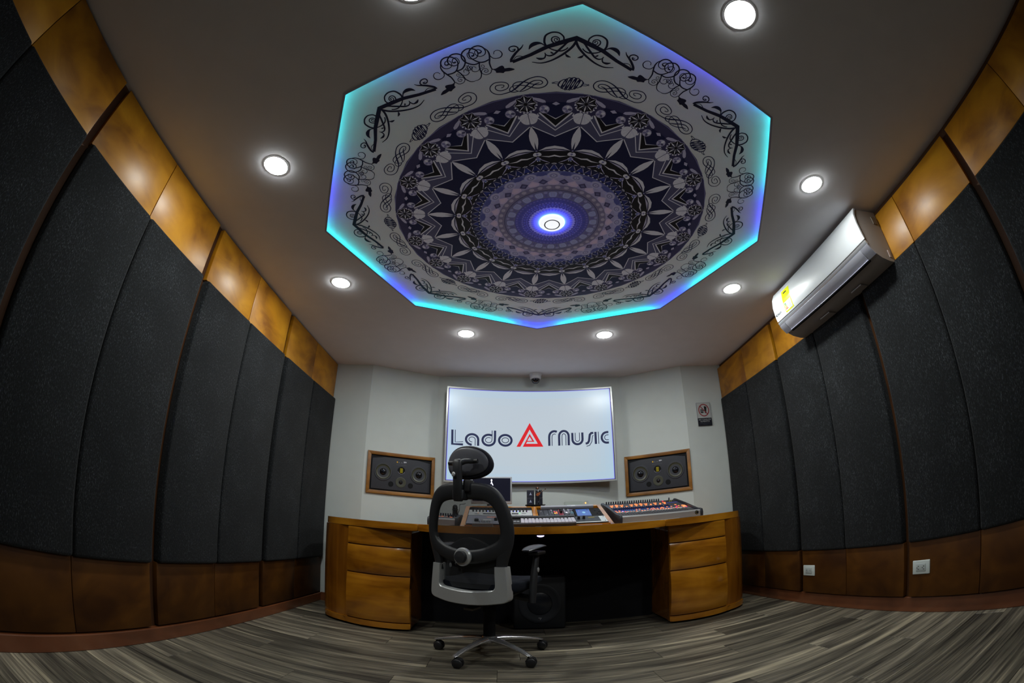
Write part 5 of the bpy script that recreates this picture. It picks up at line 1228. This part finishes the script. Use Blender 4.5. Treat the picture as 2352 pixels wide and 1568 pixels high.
# lumbar pad and its knob
q = B(); R = []
for i in range(17):
    a = -1+2*i/16; w_ = 0.030*(1-0.25*abs(a)); cz = 0.688-0.050*a*a
    R.append([bk(0.135*a, cz+w_*cos(t), -0.045-0.008*sin(t)) for t in [2*pi*k/10 for k in range(10)]])
q.ring_loft(R); q.obj('lumbar_pad', plain('lumbar_grey', (0.020, 0.021, 0.028), 0.35), ch, 60)
q = B(); q.tube([bk(0, 0.625, -0.04), bk(0, 0.655, -0.04), bk(0, 0.68, -0.04)], 0.016, 12, (1.6, (0, 1, 0))); q.obj('lumbar_stem', M_blk, ch, 60)
kx = Vector(bk(0, 0.615, 0.018)); kd = (0, -1, 0.03)
q = B(); q.lathe([(0.040, 0), (0.048, 0.006), (0.049, 0.018), (0.043, 0.026), (0.034, 0.028)], kx, kd, 40); kn_ = q.obj('lumbar_knob', M_sil, ch, 40)
q = B(); q.lathe([(0.033, 0.022), (0.033, 0.042), (0.029, 0.050), (0.001, 0.054)], kx, kd, 36); q.obj('knob_cap', M_chair, kn_, 50)
q = B(); q.ball(bk(-0.055, 0.575, 0.012), 0.008, 10); q.obj('bolt', M_blk, ch, 60)
# headrest post
q = B()
pp_ = [(0, -0.338, 0.905), (0, -0.350, 0.912), (0, -0.362, 0.95), (0, -0.371, 1.0), (0, -0.373, 1.05), (0, -0.366, 1.090), (0, -0.350, 1.112)]

R = []
for z_, y_, k_ in ((0.904, -0.352, 0.85), (0.908, -0.353, 1.0), (1.00, -0.363, 1.0), (1.06, -0.369, 1.0), (1.100, -0.370, 1.0), (1.116, -0.366, 0.92), (1.121, -0.362, 0.7)):
    R.append([(0.0235*k_*abs(cos(a))**0.6*(1 if cos(a) > 0 else -1), y_+0.018*k_*abs(sin(a))**0.75*(1 if sin(a) > 0 else -1), z_) for a in [2*pi*(i+0.5)/20 for i in range(20)]])
q.ring_loft(R); q.obj('headrest_post', M_chair, ch, 60)
q = B(); q.box((-0.034, -0.362, 0.912), (0.030, -0.300, 0.965), 0.008, 3); q.obj('post_socket', M_chair, ch, 50)
q = B(); q.box((0.018, -0.345, 0.955), (0.055, -0.285, 1.018), 0.008, 3); q.obj('post_clamp', M_blk, ch, 50)
q = B(); q.lathe([(0.0125, 0), (0.0125, 0.004), (0.009, 0.0065), (0.001, 0.007)], (-0.008, -0.391, 1.040), (-0.35, -1, 0), 24); q.obj('height_button', plain('button_silver', (0.50, 0.51, 0.52), 0.35, metal=0.4), ch, 50)
q = B(); q.tube([(0, -0.365, 1.098), (0.03, -0.345, 1.112), (0.062, -0.320, 1.116)], [0.017, 0.014, 0.012], 12); q.tube([(0, -0.365, 1.098), (-0.03, -0.345, 1.106), (-0.055, -0.320, 1.108)], [0.015, 0.012, 0.011], 12)
q.obj('yoke', M_chair, ch, 60)['kind'] = 'stuff'
for s in (-1, 1):
    q = B(); q.cyl((s*0.085, -0.312, 1.116-(0.006 if s < 0 else 0)), (s*0.040, -0.318, 1.114-(0.006 if s < 0 else 0)), 0.0125); q.obj('pivot', M_blk, ch, 40)
# headrest: curved cushion with a plate at its back
def hd(s, z, off): return (s, -0.268 + 1.6*s*s - 0.10*(z-1.11) - off, z)
def oval(n, rx, rz, cx, cz):
    out = []
    for i in range(n):
        a = 2*pi*i/n; c, s_ = cos(a), sin(a)
        x = rx*(abs(c)**0.86)*(1 if c >= 0 else -1); z = rz*(abs(s_)**0.9)*(1 if s_ >= 0 else -1)
        if s_ < 0: z *= 0.92
        x *= (1-0.10*(s_ if s_ > 0 else 0)) 
        out.append((cx+x, cz+z))
    return out
q = B(); R = []
OV = oval(44, 0.136, 0.093, 0.0, 1.112)
for k, o_ in ((0.80, 0.012), (0.94, 0.014), (1.0, 0.004), (1.0, -0.012), (0.95, -0.030), (0.75, -0.042), (0.4, -0.048), (0.02, -0.050)):
    R.append([hd(x*k, 1.112+(z-1.112)*k, o_) for x, z in OV])
q.ring_loft(R); q.obj('headrest_cushion', plain('headrest_black', (0.010, 0.010, 0.017), 0.75, spec=0.25), ch, 60)
q = B(); R = []
OV = oval(44, 0.122, 0.079, -0.002, 1.116)
for k, o_ in ((1.0, 0.010), (1.0, 0.016), (0.97, 0.0200), (0.85, 0.0225), (0.5, 0.024), (0.02, 0.0245)):
    R.append([hd(-0.002+(x+0.002)*k, 1.116+(z-1.116)*k, o_) for x, z in OV])
q.ring_loft(R); q.obj('headrest_plate', plain('plate_grey', (0.095, 0.096, 0.112), 0.42), ch, 60)
# seat
q = B(); R = []
for i in range(21):
    t = i/20; y_ = -0.225 + 0.475*t
    zt_ = 0.488 - 0.018*sin(pi*t) - (0.060*max(0, (t-0.78)/0.22)**2) - 0.022*max(0, (0.12-t)/0.12)
    zb_ = 0.410 + 0.035*max(0, (t-0.6)/0.4) + 0.02*max(0, (0.12-t)/0.12)
    w_ = 0.245 - 0.03*max(0, (t-0.8)/0.2)**2 - 0.03*max(0, (0.15-t)/0.15)
    ring_ = []
    for k in range(28):
        a = 2*pi*k/28; c, s_ = cos(a), sin(a)
        x = w_*(abs(c)**0.45)*(1 if c > 0 else -1); z = (zt_+zb_)/2 + (zt_-zb_)/2*(abs(s_)**0.6)*(1 if s_ > 0 else -1)
        if s_ > 0: z += 0.016*(abs(x)/w_)**3
        ring_.append((x, y_, z))
    R.append(ring_)
q.ring_loft(R); q.obj('seat_cushion', M_seat, ch, 60)
q = B(); R = []
for i in range(9):
    t = i/8; y_ = -0.20 + 0.40*t
    R.append([(x*(0.225-0.02*abs(t-0.5)), y_, z) for x, z in ((-1, 0.412+0.02*t), (-0.9, 0.392+0.022*t), (0.9, 0.392+0.022*t), (1, 0.412+0.02*t))])
q.ring_loft(R); q.obj('seat_shell', M_blk, ch, 50)
q = B(); q.box((-0.075, -0.16, 0.330), (0.075, 0.12, 0.393), 0.012, 3); q.obj('tilt_mechanism', M_blkm, ch, 50)
q = B(); q.prism([(-0.03, -0.235), (0.03, -0.245), (0.025, -0.15), (-0.03, -0.15)], 0.318, 0.330, bev=0.002); q.obj('tilt_cover', plain('cover_grey', (0.10, 0.09, 0.08), 0.5), ch)
q = B(); q.box((-0.045, -0.262, 0.355), (0.045, -0.14, 0.40), 0.01, 3); q.obj('back_link', M_blkm, ch, 50)
# armrests
for s in (-1, 1):
    x = s*0.275
    q = B()
    q.tube([(s*0.12, 0.02, 0.385), (s*0.20, 0.01, 0.372), (s*0.262, -0.02, 0.372)], [0.022, 0.022, 0.022], 12, (0.8, (0, 0, 1)))
    q.obj('arm_bracket', M_blk, ch, 60)
    q = B(); q.tube([(x, -0.045, 0.352), (x, -0.038, 0.40), (x, -0.018, 0.50), (x, 0.006, 0.575), (x, 0.022, 0.625)], [0.026, 0.028, 0.027, 0.024, 0.022], 16, (0.7, (0, 1, 0))); up = q.obj('arm_post', M_chair, ch, 60)
    q = B(); q.lathe([(0.014, 0), (0.014, 0.003), (0.010, 0.005), (0.001, 0.0055)], (x+0.0165, -0.002, 0.535), (1, 0, 0), 24); q.obj('arm_button', plain('button_silver', (0.50, 0.51, 0.52), 0.35, metal=0.4), up, 50)
    q = B(); q.box((x-0.030, -0.03, 0.618), (x+0.030, 0.09, 0.638), 0.006, 2); q.obj('pad_carrier', M_blk, ch, 50)
    q = B(); R = []
    for i in range(17):
        t = i/16; y_ = -0.135+0.275*t
        w_ = 0.047*(sin(pi*min(1, max(0.03, t*0.97+0.015)))**0.35)*(1.0-0.22*t); h_ = 0.011*(sin(pi*min(0.97, max(0.03, t)))**0.4)
        zc = 0.650+0.018*sin(pi*(t*0.9+0.1)*0.8) - 0.006*(1-t)
        R.append([(x+w_*cos(a), y_, zc+h_*sin(a)*(1.25 if sin(a) < 0 else 1)) for a in [2*pi*k/16 for k in range(16)]])
    q.ring_loft(R); q.obj('arm_pad', plain('pad_black', (0.035, 0.035, 0.042), 0.32, spec=0.5), ch, 60)
# column and base
q = B(); q.lathe([(0.034, 0.118), (0.034, 0.27), (0.038, 0.275), (0.038, 0.30), (0.03, 0.31), (0.03, 0.335)], n=28); q.obj('gas_column', M_blkm, ch, 50)
q = B(); q.lathe([(0.030, 0.078), (0.042, 0.085), (0.046, 0.110), (0.040, 0.124)], n=28); q.obj('hub', M_chrome, ch, 50)
for k, deg in enumerate((-122+1, -50+1, 22, 94, 166)):
    a = radians(deg+25); d = Vector((cos(a), sin(a), 0)); n_ = Vector((-sin(a), cos(a), 0)); R = []
    for t, hw, zt_, zb_ in ((0.035, 0.026, 0.122, 0.082), (0.10, 0.021, 0.118, 0.086), (0.18, 0.018, 0.108, 0.082), (0.25, 0.0175, 0.094, 0.073), (0.30, 0.018, 0.081, 0.064), (0.318, 0.017, 0.075, 0.060), (0.332, 0.010, 0.070, 0.060)):
        zm = (zt_+zb_)/2; hh = (zt_-zb_)/2
        R.append([d*t + n_*(hw*cos(u)*(1.0 if sin(u) < 0 else (abs(cos(u))**-0.0))) + Vector((0, 0, zm+hh*sin(u))) for u in [2*pi*j/14 for j in range(14)]])
    q = B(); q.ring_loft(R); lg = q.obj('base_leg', M_chrome, ch, 60)
    e = d*0.318
    # caster: world-facing roughly sideways
    ca = radians((-15, -12, -20, 60, -18)[k]+25); fx = Vector((cos(ca), sin(ca), 0)); fn = Vector((-sin(ca), cos(ca), 0))
    wc = e + fx*0.014 + Vector((0, 0, 0.0275))
    q = B(); q.cyl(e+Vector((0, 0, 0.04)), e+Vector((0, 0, 0.066)), 0.007); q.cyl(wc-fn*0.008, wc+fn*0.008, 0.022)
    R = []
    for t in range(9):
        u = radians(40+16*t); c1_ = wc + fx*0.031*cos(u)+Vector((0, 0, 0.031*sin(u))); c0_ = wc + fx*0.022*cos(u)+Vector((0, 0, 0.022*sin(u)))
        R.append([c1_-fn*0.017, c1_+fn*0.017, c0_+fn*0.017, c0_-fn*0.017])
    q.ring_loft(R); cs_ = q.obj('caster', M_blk, ch, 50); cs_['kind'] = 'stuff'
    for s in (-1, 1):
        q = B(); q.lathe([(0.020, 0), (0.0262, 0.002), (0.0275, 0.006), (0.0275, 0.014), (0.024, 0.018)], wc + fn*s*0.006, fn*s, 28); q.obj('wheel', M_blk, cs_, 50)
